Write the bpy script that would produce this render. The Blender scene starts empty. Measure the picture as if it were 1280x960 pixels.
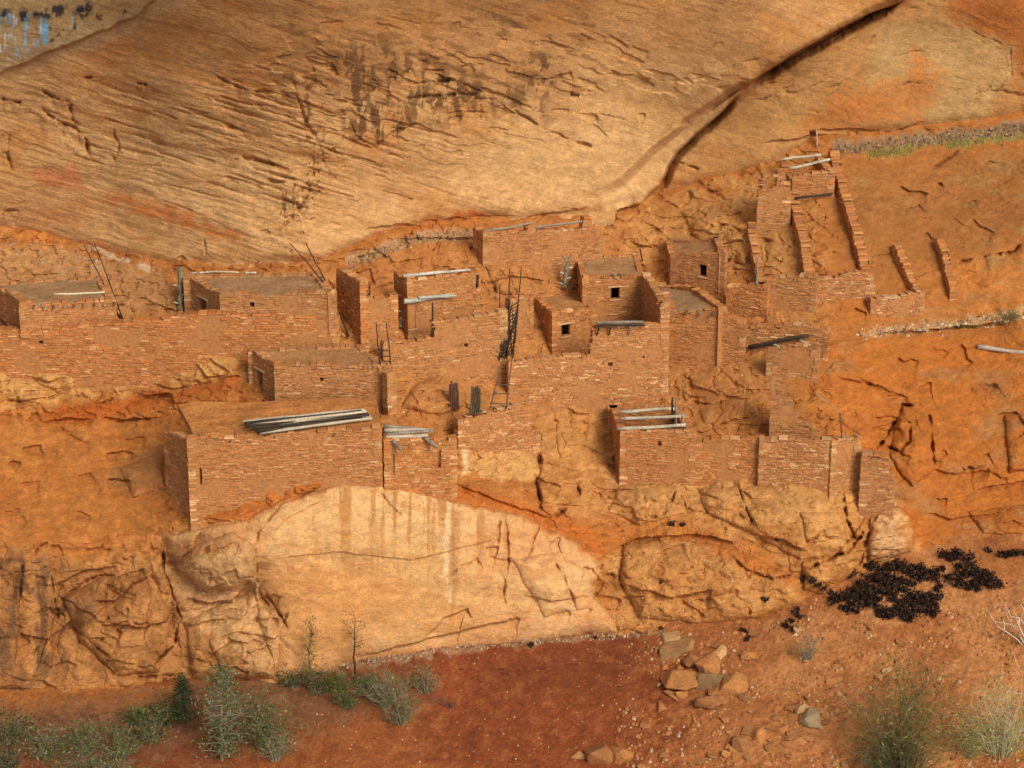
import bpy, math, random
import numpy as np
from mathutils import Vector
S = bpy.context.scene
COL = S.collection
PI = math.pi
# ------------------------------------------------------------------ camera
F = 3000.0                      # focal length in photo pixels (1280 wide)
PITCH = math.radians(19.0)
CAM = np.array([0.0, 0.0, 47.0])
cd = bpy.data.cameras.new("camera"); cam = bpy.data.objects.new("camera", cd); COL.objects.link(cam)
cam.location = CAM; cam.rotation_euler = (PI/2 - PITCH, 0, 0)
cd.sensor_fit = 'HORIZONTAL'; cd.sensor_width = 36; cd.lens = 36*F/1280; cd.clip_end = 3000; cd.clip_start = 1
S.camera = cam
def rdir(u, v):
    th = np.arctan((np.asarray(v, float)-480)/F); al = PITCH+th
    return np.stack(np.broadcast_arrays((np.asarray(u, float)-640)/F*np.cos(th), np.cos(al), -np.sin(al)), -1)
def P(u, v, r):
    return CAM + rdir(u, v)*np.asarray(r, float)[..., None]
def at_z(u, v, z):
    d = rdir(u, v); return CAM + d*((z-CAM[2])/d[2])
def at_y(u, v, y):
    d = rdir(u, v); return CAM + d*(y/d[1])
def pix(p):
    q = np.asarray(p)-CAM; c, s = math.cos(PITCH), math.sin(PITCH)
    dep = q[..., 1]*c - q[..., 2]*s; up = q[..., 1]*s + q[..., 2]*c
    return 640+F*q[..., 0]/dep, 480-F*up/dep
# ------------------------------------------------------------------ noise
def _hash(ix, iy, seed):
    h = (ix*374761393 + iy*668265263 + seed*1442695041) & 0xFFFFFFFF
    h = ((h ^ (h >> 13))*1274126177) & 0xFFFFFFFF
    return (h ^ (h >> 16)) & 0xFFFFFFFF
_GT = {}
def _grad(seed):
    if seed not in _GT:
        t = np.random.RandomState(seed+1000).rand(256, 256)*2*PI
        _GT[seed] = (np.cos(t).astype(np.float32).ravel(), np.sin(t).astype(np.float32).ravel())
    return _GT[seed]
def perlin(x, y, seed=0):
    x = np.asarray(x, np.float32); y = np.asarray(y, np.float32)
    xf = np.floor(x); yf = np.floor(y); fx = x-xf; fy = y-yf
    xi = xf.astype(np.int32) & 255; yi = (yf.astype(np.int32) & 255) << 8
    x1 = (xi+1) & 255; y1 = (yi+256) & 65535
    ux = fx*fx*fx*(fx*(fx*6-15)+10); uy = fy*fy*fy*(fy*(fy*6-15)+10)
    G, H = _grad(seed)
    def g(i, dx, dy): return G[i]*dx+H[i]*dy
    a = g(xi+yi, fx, fy); a += (g(x1+yi, fx-1, fy)-a)*ux
    b = g(xi+y1, fx, fy-1); b += (g(x1+y1, fx-1, fy-1)-b)*ux
    return (a+(b-a)*uy)*1.5
def fbm(x, y, seed=0, o=4, gain=.5):
    a = 1.0; s = 0; t = 0
    for k in range(o):
        s = s+a*perlin(x*2**k, y*2**k, seed+k*17); t += a; a *= gain
    return s/t
def ridged(x, y, seed=0, o=4):
    a = 1.0; s = 0; t = 0
    for k in range(o):
        s = s+a*(1-np.abs(perlin(x*2**k, y*2**k, seed+k*17))*1.6); t += a; a *= .5
    return s/t
def worley(x, y, seed=0):
    xi = np.floor(x).astype(np.int64); yi = np.floor(y).astype(np.int64)
    f1 = np.full(x.shape, 9.0); f2 = np.full(x.shape, 9.0); cid = np.zeros(x.shape)
    for a in (-1, 0, 1):
        for b in (-1, 0, 1):
            h = _hash(xi+a, yi+b, seed); px = xi+a+(h & 0xFFFF)/65536.0; py = yi+b+(h >> 16)/65536.0
            d = np.hypot(px-x, py-y); c = (_hash(xi+a, yi+b, seed+7)/4294967296.0)
            m = d < f1
            f2 = np.where(m, f1, np.minimum(f2, d)); cid = np.where(m, c, cid); f1 = np.where(m, d, f1)
    return f1, f2, cid
def sstep(a, b, x):
    t = np.clip((x-a)/(b-a), 0, 1); return t*t*(3-2*t)
# ------------------------------------------------------------------ terrain curves (photo pixels)
def curve(pts, uu, sm=9):
    xs, ys = zip(*pts); y = np.interp(uu, xs, ys)
    k = np.hanning(2*sm+1); k /= k.sum()
    return np.convolve(np.pad(y, sm, mode='edge'), k, 'valid')
STEP = 1.45
U = np.concatenate([np.arange(-900, -75, 15), np.arange(-75, 1355, STEP), np.arange(1356, 2200, 15)]); V = np.concatenate([np.arange(1500, 1040, -12), np.arange(1040, -70, -STEP), np.arange(-72, -210, -8)])      # fine over the view, coarse beyond it; V runs upwards
UU, VV = np.meshgrid(U, V); UU = UU.astype(np.float32); VV = VV.astype(np.float32); XM, YM = UU/30.0, VV/30.0
AL = PITCH+np.arctan((VV-480)/F)
C1 = [(-240,872),(0,868),(100,858),(220,852),(300,853),(350,850),(440,826),(560,808),(680,797),(770,792),(830,786),(900,780),(960,772),(1000,758),(1040,735),(1085,700),(1150,690),(1250,672),(1300,665),(1520,640)]
C2 = [(-240,690),(0,690),(100,705),(190,695),(205,664),(240,655),(300,650),(360,620),(420,605),(500,602),(570,626),(650,642),(730,672),(752,700),(800,668),(900,660),(1000,640),(1060,610),(1110,600),(1150,640),(1250,660),(1520,630)]
C4 = [(-240,270),(0,290),(90,312),(170,328),(225,342),(240,335),(400,335),(430,325),(480,305),(520,291),(590,284),(640,281),(735,276),(790,259),(830,248),(900,232),(965,215),(1015,187),(1050,180),(1120,172),(1200,162),(1280,152),(1520,120)]
c1 = curve(C1, U); c2 = curve(C2, U); c4 = curve(C4, U)
def col(pts): return np.radians(np.interp(U, *zip(*pts)))
def rowf(A, i):
    """values of A at the fractional row i of each column"""
    k = np.clip(np.floor(i).astype(int), 0, A.shape[0]-2); f = i-k; j = np.arange(A.shape[1])
    return A[k, j]*(1-f)+A[k+1, j]*f
def integrate(phi, i0, r0):
    """depth along every column from the slope angle phi, anchored r0 at row index i0 (per column)"""
    d = np.arctan((V-480)/F); dal = np.gradient(d)                   # negative going up
    g = (1/np.tan(np.clip(phi+AL.astype(float), .15, PI-.3)))*(-dal)[:, None]
    L = np.cumsum(g, 0); base = rowf(L, i0)[None, :]
    return np.exp(L-base)*r0[None, :]
VI = np.arange(len(V))
def row(c): return np.interp(-c, -V, VI)
NU_, NV_ = len(U), len(V)
R0 = np.interp(U, [-900, -240, 1520, 2200], [97, 97, 97, 97.])
phg = np.broadcast_to(col([(-240,20),(300,20),(760,20),(1000,26),(1280,27),(1520,27)]), UU.shape)
RG = integrate(phg, row(np.full(NU_, 1110.)), R0)
i1 = row(c1)
slab = col([(-240,66),(0,66),(200,72),(330,78),(600,80),(720,74),(760,58),(900,60),(1040,66),(1100,58),(1160,38),(1280,34),(1520,34)])
ledg = col([(-240,33),(250,31),(600,28),(900,29),(1100,33),(1280,36),(1520,36)])
w = sstep(-9, 9, VV-c2[None, :])
phl = slab[None, :]*w+ledg[None, :]*(1-w)
q_ = sstep(-2, 8, VV-c1[None, :]); phl = phl*(1-q_)+math.radians(84)*q_
rb = rowf(RG, i1)
RL = integrate(phl, i1, rb)
def hblur(R, sg):
    d = (U[:, None]-U[None, :])/sg; G = np.exp(-.5*d*d)*np.gradient(U)[:, None]; G /= G.sum(0)[None, :]
    return R @ G
RL = hblur(RL, 42); RG = hblur(RG, 10)
i4 = row(c4); ra = rowf(RL, i4)
h4 = (c4[None, :]-VV)/30.0
pha = np.radians(np.interp(h4, [-3, 0, .6, 1.5, 5, 10, 16], [90, 88, 80, 92, 104, 116, 128]))
RA = hblur(integrate(pha, i4, ra+.15), 30)
# ------------------------------------------------------------------ feature tools (work on a depth array)
def win(pts, m):
    xs = [p[0] for p in pts]; ys = [p[1] for p in pts]
    j0 = max(0, int(np.searchsorted(U, min(xs)-m))-1); j1 = min(NU_, int(np.searchsorted(U, max(xs)+m))+1)
    a = max(0, int(np.searchsorted(-V, -max(ys)-m))-1); b = min(NV_, int(np.searchsorted(-V, -min(ys)+m))+1)
    return slice(a, b), slice(j0, j1)
def pdist(x, y, pts):
    best = np.full(x.shape, 1e9); side = np.zeros(x.shape); perp = np.zeros(x.shape); tt = np.zeros(x.shape); acc = 0
    tot = sum(math.dist(pts[k], pts[k+1]) for k in range(len(pts)-1))
    for (ax, ay), (bx, by) in zip(pts[:-1], pts[1:]):
        dx, dy = bx-ax, by-ay; l2 = dx*dx+dy*dy+1e-9; l = math.sqrt(l2)
        t = np.clip(((x-ax)*dx+(y-ay)*dy)/l2, 0, 1)
        d = np.hypot(x-ax-t*dx, y-ay-t*dy); cr = (dx*(y-ay)-dy*(x-ax))/l
        m = (d < best-1e-3) | ((np.abs(d-best) <= 1e-3) & (np.abs(cr) > perp))
        best = np.where(m, d, best); side = np.where(m, cr, side); perp = np.where(m, np.abs(cr), perp); tt = np.where(m, (acc+t*l)/tot, tt); acc += l
    return best, np.sign(side), tt
WX = fbm(XM*1.3, YM*1.3, 301, 3)*7; WY = fbm(XM*1.3, YM*1.3, 302, 3)*7    # wobble in pixels
def crack(R, pts, depth=.25, w=1.8, wob=.4, step=.45, even=0.0):
    """a fracture: a narrow groove of uneven depth, with one side standing a little lower than the other"""
    w = max(1.05, w*.6); s = win(pts, w*3+44); x = UU[s]+WX[s]*wob; y = VV[s]+WY[s]*wob
    d, sd, t = pdist(x, y, pts); e = sstep(0, .15, t)*sstep(0, .15, 1-t); nz = fbm(XM[s]*1.7, YM[s]*1.7, 77, 3); k = np.clip(.62+2.2*nz, .1, 1.3)*(1-even)+even
    R[s] += e*depth*k*np.exp(-(d/(w*(.8+.5*k)))**2)+e*depth*step*k*sstep(-.8, .8, d*sd)*np.exp(-d/13)
def dome(R, poly, h, D=34, wob=.5):
    """a rounded bulge of rock standing h proud, steep at its rim"""
    s = win(poly, 20); x = UU[s]+WX[s]*wob; y = VV[s]+WY[s]*wob
    d, _, _ = pdist(x, y, list(poly)+[poly[0]]); q = np.clip(np.where(inside(x, y, poly), d, 0)/D, 0, 1); R[s] -= h*np.sqrt(1-(1-q)**2)
def flake(R, pts, h=.3, fall=40, wob=.4, soft=.9, both=0.0):
    """a broken edge: the ground right of the line's direction (below, for a line drawn left to right) drops back by h and recovers over fall px"""
    s = win(pts, fall*3); x = UU[s]+WX[s]*wob; y = VV[s]+WY[s]*wob
    d, sd, t = pdist(x, y, pts); e = sstep(0, .18, t)*sstep(0, .18, 1-t)
    q = sstep(-soft, soft, d*sd)
    R[s] += e*(h*q*np.exp(-d/fall)-both*h*(1-q)*np.exp(-d/(fall*.6)))
def inside(x, y, poly):
    c = np.zeros(x.shape, bool); n = len(poly)
    for k in range(n):
        (x0, y0), (x1, y1) = poly[k], poly[(k+1) % n]
        if y0 == y1: continue
        c ^= ((y0 > y) != (y1 > y)) & (x < (x1-x0)*(y-y0)/(y1-y0)+x0)
    return c
def pmask(poly, soft=6, wob=1.0):
    """soft polygon mask over the full grid"""
    out = np.zeros(UU.shape); s = win(poly, soft*2+12)
    x = UU[s]+WX[s]*wob; y = VV[s]+WY[s]*wob
    d, _, _ = pdist(x, y, list(poly)+[poly[0]]); d = np.where(inside(x, y, poly), d, -d)
    out[s] = sstep(-soft, soft, d); return out
# ------------------------------------------------------------------ rock relief
SLAB = [(207,668),(300,652),(360,622),(420,606),(500,603),(520,612),(570,627),(650,643),(735,685),(748,712),(740,745),(765,770),(770,790),(680,800),(560,812),(440,830),(350,852),(330,800),(318,740),(250,735),(210,700)]
m_slab = pmask(SLAB, 6)
BROKEN = [(-230,690),(0,685),(100,705),(200,690),(205,668),(250,664),(320,665),(330,720),(350,770),(350,850),(220,855),(0,870),(-230,874)]
m_brk = pmask(BROKEN, 18)
BULGE = [(750,700),(800,660),(760,640),(700,650),(672,600),(680,540),(780,590),(1030,605),(1115,625),(1150,690),(1080,700),(1000,760),(900,782),(770,792)]
m_bul = pmask(BULGE, 12)
rough = 1-.75*m_slab
# ledge
lum = fbm(XM*.16, YM*.3, 1, 3)*.55+fbm(XM*.5, YM*.9, 2, 4)*.24*rough
f1_, f2_, cid = worley(XM*.42+fbm(XM*.5, YM*.5, 5, 2)*.6, YM*.62+fbm(XM*.5, YM*.5, 6, 2)*.6, 11)
blk = (cid-.5)*1.0+.22*np.exp(-((f2_-f1_)/.05)**2)
g1_, g2_, gid = worley(XM*1.1+fbm(XM, YM, 8, 2)*.5, YM*1.7+fbm(XM, YM, 9, 2)*.5, 21)
blk2 = (gid-.5)*.5+.16*np.exp(-((g2_-g1_)/.07)**2)
low_ = fbm(XM*.12, YM*.16, 3, 3)*.7
RL += low_+.6*lum; RA += low_; RG += low_
RL += m_brk*(.10*blk+.07*blk2+(ridged(XM*.5+YM*.15, YM*.35, 30, 4)-.6)*-.16)
RL += m_bul*(.05*blk+.02*blk2-.20*np.abs(perlin(XM*.28, YM*.4, 33)))
oth = np.clip(1-m_slab-m_brk*.6-m_bul*.5, 0, 1)
str_ = fbm(XM*.22+YM*.1, YM*2.2-XM*.35+fbm(XM*.4, YM*.4, 41, 2)*1.4, 40, 4)
RL += oth*(.16*str_+.07*fbm(XM*1.6, YM*2.4, 43, 4)+.05*blk2*(fbm(XM*.2, YM*.2, 46, 2) > .05))
def saw(ph, k=.1): q = ph-np.floor(ph); return q-sstep(1-k, 1, q)
wA = fbm(XM*.22, YM*.35, 81, 4)*2.2; wB = fbm(XM*.5, YM*.7, 82, 4)*1.4
s1 = saw(YM*.62-XM*.10+wA); s2 = saw(YM*1.5+XM*.16+wB+wA*.6, .14)
k1 = sstep(.0, .14, fbm(XM*.35, YM*.5, 83, 3)); k2 = sstep(-.05, .1, fbm(XM*.55, YM*.7, 84, 3))
calm = 1-.85*np.clip(pmask([(1045,175),(1420,150),(1420,700),(1120,700),(1115,600),(1030,470),(1040,400)], 25, 2)+pmask([(-140,520),(205,535),(205,660),(100,700),(-140,690)], 20, 2)+pmask([(670,560),(760,560),(760,690),(560,625)], 20, 2)*.6, 0, 1)
oth = oth*calm
RL += (oth*.20+m_bul*.08+m_brk*.10)*(-s1*k1)+(oth*.11+m_bul*.04+m_brk*.05)*(-s2*k2)
r1_ = ridged(XM*.8, YM*1.1, 85, 4); RL += .14*oth*sstep(.72, .86, r1_)
RL += (1-calm)*(.10*fbm(XM*.3, YM*1.6+XM*.25, 90, 5)+.05*fbm(XM*2, YM*3, 91, 4))
RL += m_slab*(.05*fbm(XM*.5, YM*1.6-XM*.1, 44, 4)+.02*fbm(XM*2.5, YM*3.5, 45, 3))
for p, h, D in [(SLAB, .9, 95), ([(780,682),(850,672),(930,692),(1000,722),(1005,755),(960,772),(880,779),(800,772),(776,730)],.6,22), ([(775,606),(850,603),(862,640),(800,656),(760,640)],.5,24), ([(872,612),(1000,604),(1030,615),(1055,650),(1060,690),(1000,700),(930,662),(884,642)],.5,20), ([(1002,702),(1050,690),(1080,652),(1070,715),(1030,746),(1005,735)],.6,24), ([(1087,642),(1125,632),(1147,650),(1140,690),(1085,702)],.6,16),
 ([(1128,507),(1160,520),(1168,588),(1140,610),(1110,570)],.6,24), ([(672,560),(720,590),(715,630),(690,646),(675,630)],.4,18), ([(690,500),(755,486),(766,540),(700,575)],.4,26), ([(195,470),(215,446),(250,437),(300,447),(300,470),(250,478)],.45,18), ([(0,446),(60,440),(122,463),(90,486),(0,490),(-60,470)],.45,20), ([(862,470),(900,455),(932,480),(928,528),(880,530)],.35,26), ([(500,510),(520,480),(545,467),(575,480),(590,505),(550,518)],.5,18),
 ([(606,330),(650,325),(690,345),(680,372),(620,366)],.45,18), ([(850,263),(905,256),(950,290),(930,330),(880,316)],.5,22), ([(78,746),(130,721),(190,720),(216,770),(200,840),(150,846),(100,802)],.8,32), ([(210,690),(290,666),(320,682),(318,730),(260,740),(226,720)],.7,28), ([(230,776),(320,736),(350,792),(345,848),(240,850)],.7,36), ([(-60,700),(40,700),(56,780),(40,860),(-60,862)],.6,34), ([(150,585),(205,565),(204,612),(165,622)],.35,18), ([(130,730),(170,712),(195,716),(170,745)],.3,12), ([(260,800),(300,790),(345,808),(340,846),(280,848)],.35,20), ([(640,700),(700,690),(742,720),(736,760),(680,770)],.3,26), ([(1000,640),(1040,640),(1050,672),(1010,680)],.3,14), ([(1210,640),(1290,630),(1300,668),(1230,668)],.35,16), ([(1255,520),(1300,515),(1300,590),(1262,590)],.5,14)]: dome(RL, p, h, D)
CR = [([(398,610),(350,632),(323,665),(318,700),(323,740),(345,772)],.16,1.4),([(470,612),(490,632),(512,660)],.12,1.4),([(632,650),(637,690),(631,735),(630,760)],.22,1.5),([(626,650),(622,680)],.15,1.4),([(674,655),(663,690),(650,705)],.18,1.5),
 ([(560,722),(580,706),(597,700),(606,716)],.15,1.5),([(598,738),(612,736),(622,728)],.12,1.4),([(672,535),(676,580),(671,602),(678,642)],.7,2.6),([(690,700),(705,720),(722,765)],.18,1.6),([(720,598),(725,620),(706,640),(690,648)],.4,2.2),
 ([(921,600),(930,630),(944,657)],.35,1.8),([(1053,608),(1058,650),(1072,678)],.6,2.4),([(1092,600),(1090,640),(1077,672),(1058,692),(1030,700)],.6,2.2),([(1108,610),(1095,640),(1080,690)],.5,2.4),
 ([(1145,508),(1128,507),(1115,536),(1094,565)],.6,2.2),([(1106,558),(1125,565),(1136,552),(1138,530)],.4,2.0),([(1145,500),(1162,520),(1166,560),(1169,588)],.3,2),([(1070,470),(1095,485),(1120,498)],.2,2),
 ([(778,680),(776,720),(780,745)],.3,2),([(905,690),(940,715),(965,725),(1000,715)],.3,2),([(1000,720),(1020,705),(1045,695)],.4,2.2),([(845,610),(838,635),(826,645)],.3,2),([(850,615),(860,640)],.3,2),([(872,618),(900,625)],.2,1.8),
 ([(940,600),(1000,590),(1030,606)],.18,2),([(204,668),(205,716),(215,740),(226,772),(217,806),(184,840)],.5,1.9),([(75,746),(120,720),(160,718)],.25,1.6),([(75,774),(112,802),(142,825)],.3,1.6),([(169,847),(202,844),(232,842)],.4,2),
 ([(318,720),(345,760),(362,790)],.3,1.7),([(362,760),(345,800),(330,845)],.2,2),([(60,690),(70,760),(45,840)],.2,1.5),([(30,700),(20,780)],.2,1.6),([(1196,328),(1235,320),(1268,314),(1276,303)],.45,2.2),([(1165,212),(1200,188)],.2,2),([(1238,236),(1266,221)],.15,1.6),
 ([(500,462),(545,470),(570,468),(600,466)],.3,2),([(770,490),(800,505),(812,520)],.3,2),([(755,480),(770,500)],.25,2),([(880,285),(905,281),(935,292),(970,303)],.45,2.2),([(860,560),(905,535),(930,530)],.2,2),([(330,655),(300,640)],.1,1.5)]
for p, d, w_ in CR: crack(RL, p, d, w_)
FL = [([(330,700),(420,690),(520,700),(640,668)],.10,60),([(338,668),(372,640),(410,622)],.15,30),([(70,850),(62,800),(74,740),(58,688)],.5,30),([(18,840),(24,770),(14,700)],.5,24),([(226,772),(214,739),(204,716),(201,668)],.45,30),([(345,772),(323,740),(318,700)],.25,30),([(150,846),(112,802),(75,774)],.3,26),([(100,790),(128,760),(134,724)],.35,22),([(178,786),(188,752),(182,722)],.35,20),([(262,800),(300,790),(350,800)],.3,24),([(250,830),(290,800),(325,806)],.25,24),([(112,752),(142,751),(169,728),(196,716)],.55,26),([(135,777),(176,785),(208,776),(218,755)],.55,30),([(206,700),(222,702),(241,684),(250,662)],.5,16),([(210,707),(232,717),(247,736),(260,738),(280,726)],.55,16),([(229,746),(259,755),(292,751),(312,722)],.6,22),
 ([(229,784),(262,775),(290,772)],.35,20),([(60,735),(110,712),(150,706)],.4,24),([(20,790),(60,800),(95,770)],.5,26),([(530,800),(556,772),(584,761),(592,776)],.3,16),([(440,824),(530,800),(615,780),(662,773)],.4,18),([(650,742),(690,752),(745,745)],.2,18),
 ([(0,456),(35,472),(62,477),(88,470)],.4,20),([(0,494),(20,500),(60,496),(90,486)],.3,18),([(50,527),(85,524),(118,522)],.4,12),([(122,522),(160,524),(205,521)],.4,12),([(165,488),(185,496),(216,491)],.6,12),([(132,598),(165,600)],.4,12),([(28,560),(52,555)],.35,10),
 ([(205,455),(235,445),(258,470),(285,468)],.35,20),([(230,440),(262,448),(290,468)],.3,20),([(150,470),(215,486),(280,475)],.25,20),([(0,436),(30,440),(55,438)],.25,16),([(490,300),(540,296),(600,298)],.4,26),
 ([(760,690),(800,672),(870,668),(930,680)],.45,26),([(780,730),(840,748),(900,735)],.4,24),([(1150,640),(1190,648),(1260,640)],.3,18),([(1080,418),(1180,410),(1280,400)],.5,30),([(1040,470),(1090,480),(1140,498)],.25,20),([(1215,612),(1250,606),(1285,600)],.3,12),
 ([(1240,520),(1270,515),(1290,540)],.3,20),([(860,480),(900,492),(928,470)],.25,20),([(855,500),(895,505),(930,490)],.25,16),([(1160,586),(1195,592),(1240,588)],.3,20),([(600,355),(640,345),(690,352)],.35,20),([(780,300),(815,310),(820,280)],.3,16),
 ([(640,498),(690,492),(740,496)],.3,16),([(690,500),(720,515),(742,520)],.35,14),([(560,600),(620,625),(700,650)],.3,30),([(430,345),(462,335),(470,360)],.3,16),([(940,668),(980,675),(1010,690)],.4,20)]
for p, h, f_ in FL: flake(RL, p, h, f_)
rs = random.Random(5)
for k in range(150):                                   # short broken edges scattered over the bare ledges
    z = rs.choice([((0,200),(470,690)),((1040,1280),(420,690)),((1060,1280),(190,410)),((750,1100),(600,790)),((850,960),(250,320)),((0,330),(680,850)),((30,340),(700,850)),((670,760),(500,640)),((1090,1270),(470,660)),((560,760),(640,790)),((-150,1430),(300,700))])
    x, y = rs.uniform(*z[0]), rs.uniform(*z[1]); l = rs.uniform(10, 42); a = rs.gauss(-.08, .3)
    pts = [(x+l*q*math.cos(a), y+l*q*math.sin(a)+rs.uniform(-3, 3)) for q in (0, .33, .66, 1)]
    flake(RL, pts, rs.uniform(.12, .34), rs.uniform(7, 18))
for k in range(130):
    z = rs.choice([((640,1040),(250,540)),((0,330),(430,540)),((0,340),(660,860)),((680,1110),(600,790)),((1040,1290),(190,680)),((480,640),(300,350))])
    x, y = rs.uniform(*z[0]), rs.uniform(*z[1]); l = rs.uniform(8, 34); a = rs.choice([rs.gauss(-.1, .35), rs.gauss(-.1, .3), rs.gauss(1.2, .4)]); pts = [(x, y)]
    for q in range(3): a += rs.gauss(0, .35); pts.append((pts[-1][0]+l/3*math.cos(a), pts[-1][1]+l/3*math.sin(a)))
    crack(RL, pts, rs.uniform(.08, .22), rs.uniform(.9, 1.3), .8)
# alcove wall
lipA0 = [(1190,-120),(1130,0),(1075,22),(1000,62),(940,101),(926,113),(905,137),(870,167),(846,190),(835,207),(825,232),(800,256),(772,262)]
lipA = lipA0+[(756,330),(700,420),(-400,520)]
_, sA, _ = pdist(UU+WX*.22, VV+WY*.22, lipA); dA, _, tA = pdist(UU+WX*.22, VV+WY*.22, lipA0)
upper = sstep(-.8, .8, dA*sA)                            # 1 above / left of the overhanging lip
endf = sstep(600, 960, UU)
RA -= 2.8*upper*np.exp(-dA/170)*endf
fold = [(945,96),(890,130),(850,158),(812,186),(775,222),(745,236),(700,240)]     # the flared fold running into the lip
dB, sB, tB = pdist(UU, VV, fold+[(500,240)]); dB0, _, tB0 = pdist(UU, VV, fold)
RA += 1.3*upper*sstep(-1, 1+18*tB0, -dB*sB)*np.exp(-dB0/60)*sstep(1, .55, tB0)*sstep(0, .1, tB0)
gut = np.exp(-((dB0-22)/16)**2)*(sB < 0)*upper*sstep(1, .6, tB0); RA += .25*gut
smo = upper*np.exp(-dA/70)*sstep(700, 800, UU)*sstep(960, 900, UU)                  # it is worn smooth
crn = [(-200,150),(0,92),(30,78),(70,62),(130,38),(170,20),(215,-20),(300,-100)]
dC, sC, tC = pdist(UU+WX*.5, VV+WY*.5, crn); m_crn = sstep(-2, 2, -dC*sC)
RA -= .4*m_crn*np.exp(-dC/300)
ca, sa = math.cos(.29), math.sin(.29)
SX, SY = XM*ca+YM*sa, -XM*sa+YM*ca                       # along / across the cross-bedding of the left half
wr = fbm(XM*.3, YM*.3, 51, 3)
stri = fbm(SX*.18, SY*2.4+wr*1.5, 50, 5, .62)
m_str = sstep(720, 520, UU)*sstep(40, 120, VV)+.35
RA += fbm(XM*.14, YM*.2, 52, 3)*.5+fbm(XM*.6, YM*.8, 53, 4)*.09+stri*.07*np.clip(m_str, 0, 1)*(1-.8*smo)
RA += (1-smo)*upper*.04*fbm(SX*.3, SY*5, 54, 4)*m_str
sA = saw(SY*1.1+wr*.7+fbm(SX*.2, SY*.5, 86, 3)*1.2); sB = saw(SY*2.6+wr*1.5+fbm(SX*.4, SY*.8, 87, 3)*1.5, .24)
kA = sstep(.0, .2, fbm(SX*.2, SY*.6, 88, 3)); kB = sstep(-.1, .15, fbm(SX*.35, SY*.8, 89, 3))
RA += (1-smo)*(-.045*sA*kA-.032*sB*kB)*np.clip(m_str+.25, 0, 1)
pl = fbm(SX*.35, SY*1.1, 55, 4)                          # plucked patches
RA += .16*sstep(.12, .2, pl)*pmask([(330,60),(700,40),(900,90),(760,150),(640,170),(500,190),(420,170),(330,120)], 40)
aC = [([(50,112),(70,122),(88,128)],.3,2),([(50,132),(70,150),(95,160),(107,175),(113,198)],.4,2.2),([(88,128),(90,150),(100,160)],.25,2),([(142,160),(148,184),(142,203)],.25,1.6),([(12,168),(10,190),(14,216)],.4,2.4),([(0,124),(28,128)],.35,2),([(105,98),(128,97)],.3,1.8),([(168,103),(184,107)],.3,1.8),
 ([(360,85),(380,145),(399,180),(391,225),(380,255),(345,296)],.16,3),([(435,145),(445,170),(470,184),(490,166),(530,152)],.22,2.4),([(640,137),(670,155),(705,172),(748,186)],.25,1.8),([(200,405),(180,200)],0,1),([(842,190),(846,202),(876,212)],.3,1.8),([(0,262),(24,264)],.3,2),
 ([(300,195),(345,207)],.22,1.6),([(320,220),(400,240)],.25,1.6),([(275,155),(330,172)],.2,1.5),([(400,185),(432,193)],.2,1.6),([(1100,20),(1150,8)],.1,2),([(520,104),(560,100),(590,108)],.35,2.2),([(500,122),(545,120),(600,118)],.3,2.4),([(258,90),(300,110),(345,118)],.22,1.7),([(712,117),(724,120)],.35,3),([(255,298),(257,320)],.12,1.6),([(1190,28),(1262,60),(1264,95),(1235,125)],.1,1.6)]
for p, d, w_ in aC:
    if d: crack(RA, p, d, w_)
rs = random.Random(9)
for k in range(85):                                      # bedding-plane slits, thickest in the left half
    x, y = rs.gauss(300, 120), rs.gauss(165, 50); l = rs.uniform(12, 80); a = .29+rs.gauss(0, .03)
    crack(RA, [(x, y), (x+l*.5*math.cos(a), y+l*.5*math.sin(a)+rs.uniform(-1, 1)), (x+l*math.cos(a), y+l*math.sin(a))], rs.uniform(.05, .18), rs.uniform(1.0, 1.5), .15, .2, .6)
for k in range(34):
    x, y = rs.uniform(380, 800), rs.uniform(20, 190); l = rs.uniform(8, 40); a = .2+rs.gauss(0, .25)
    flake(RA, [(x, y), (x+l*.5*math.cos(a), y+l*.5*math.sin(a)+rs.uniform(-2, 2)), (x+l*math.cos(a), y+l*math.sin(a))], rs.uniform(.1, .25), rs.uniform(6, 14), .5)
for k in range(60):                                      # pock marks running down the diagonal joint
    t = rs.random(); x = 402-60*t**2+rs.gauss(0, 12); y = 185+115*t+rs.gauss(0, 6); l = rs.uniform(3, 9)
    crack(RA, [(x, y), (x+l, y-l*.35)], rs.uniform(.06, .18), 1.6, .2, .2)
for k in range(22):
    x, y = rs.uniform(840, 1270), rs.uniform(60, 150); l = rs.uniform(15, 70); a = -.25+rs.gauss(0, .25)
    crack(RA, [(x, y), (x+l*.5*math.cos(a), y+l*.5*math.sin(a)+rs.uniform(-4, 4)), (x+l*math.cos(a), y+l*math.sin(a))], rs.uniform(.05, .14), 1.6, 1)
crack(RA, [(1011,169),(1020,168)], .9, 5, .1)
crack(RA, [(1132,-4),(1075,27),(1002,68),(932,109)], 1.3, 7.5, .3, even=.85)
crack(RA, [(940,99),(905,121),(872,143),(845,161)], .7, 4.2, .1, .1, .9)
crack(RA, [(926,116),(907,140),(872,170),(848,193),(838,210),(828,235),(802,259),(770,265)], .9, 5.5, .22, even=.85)
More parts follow.
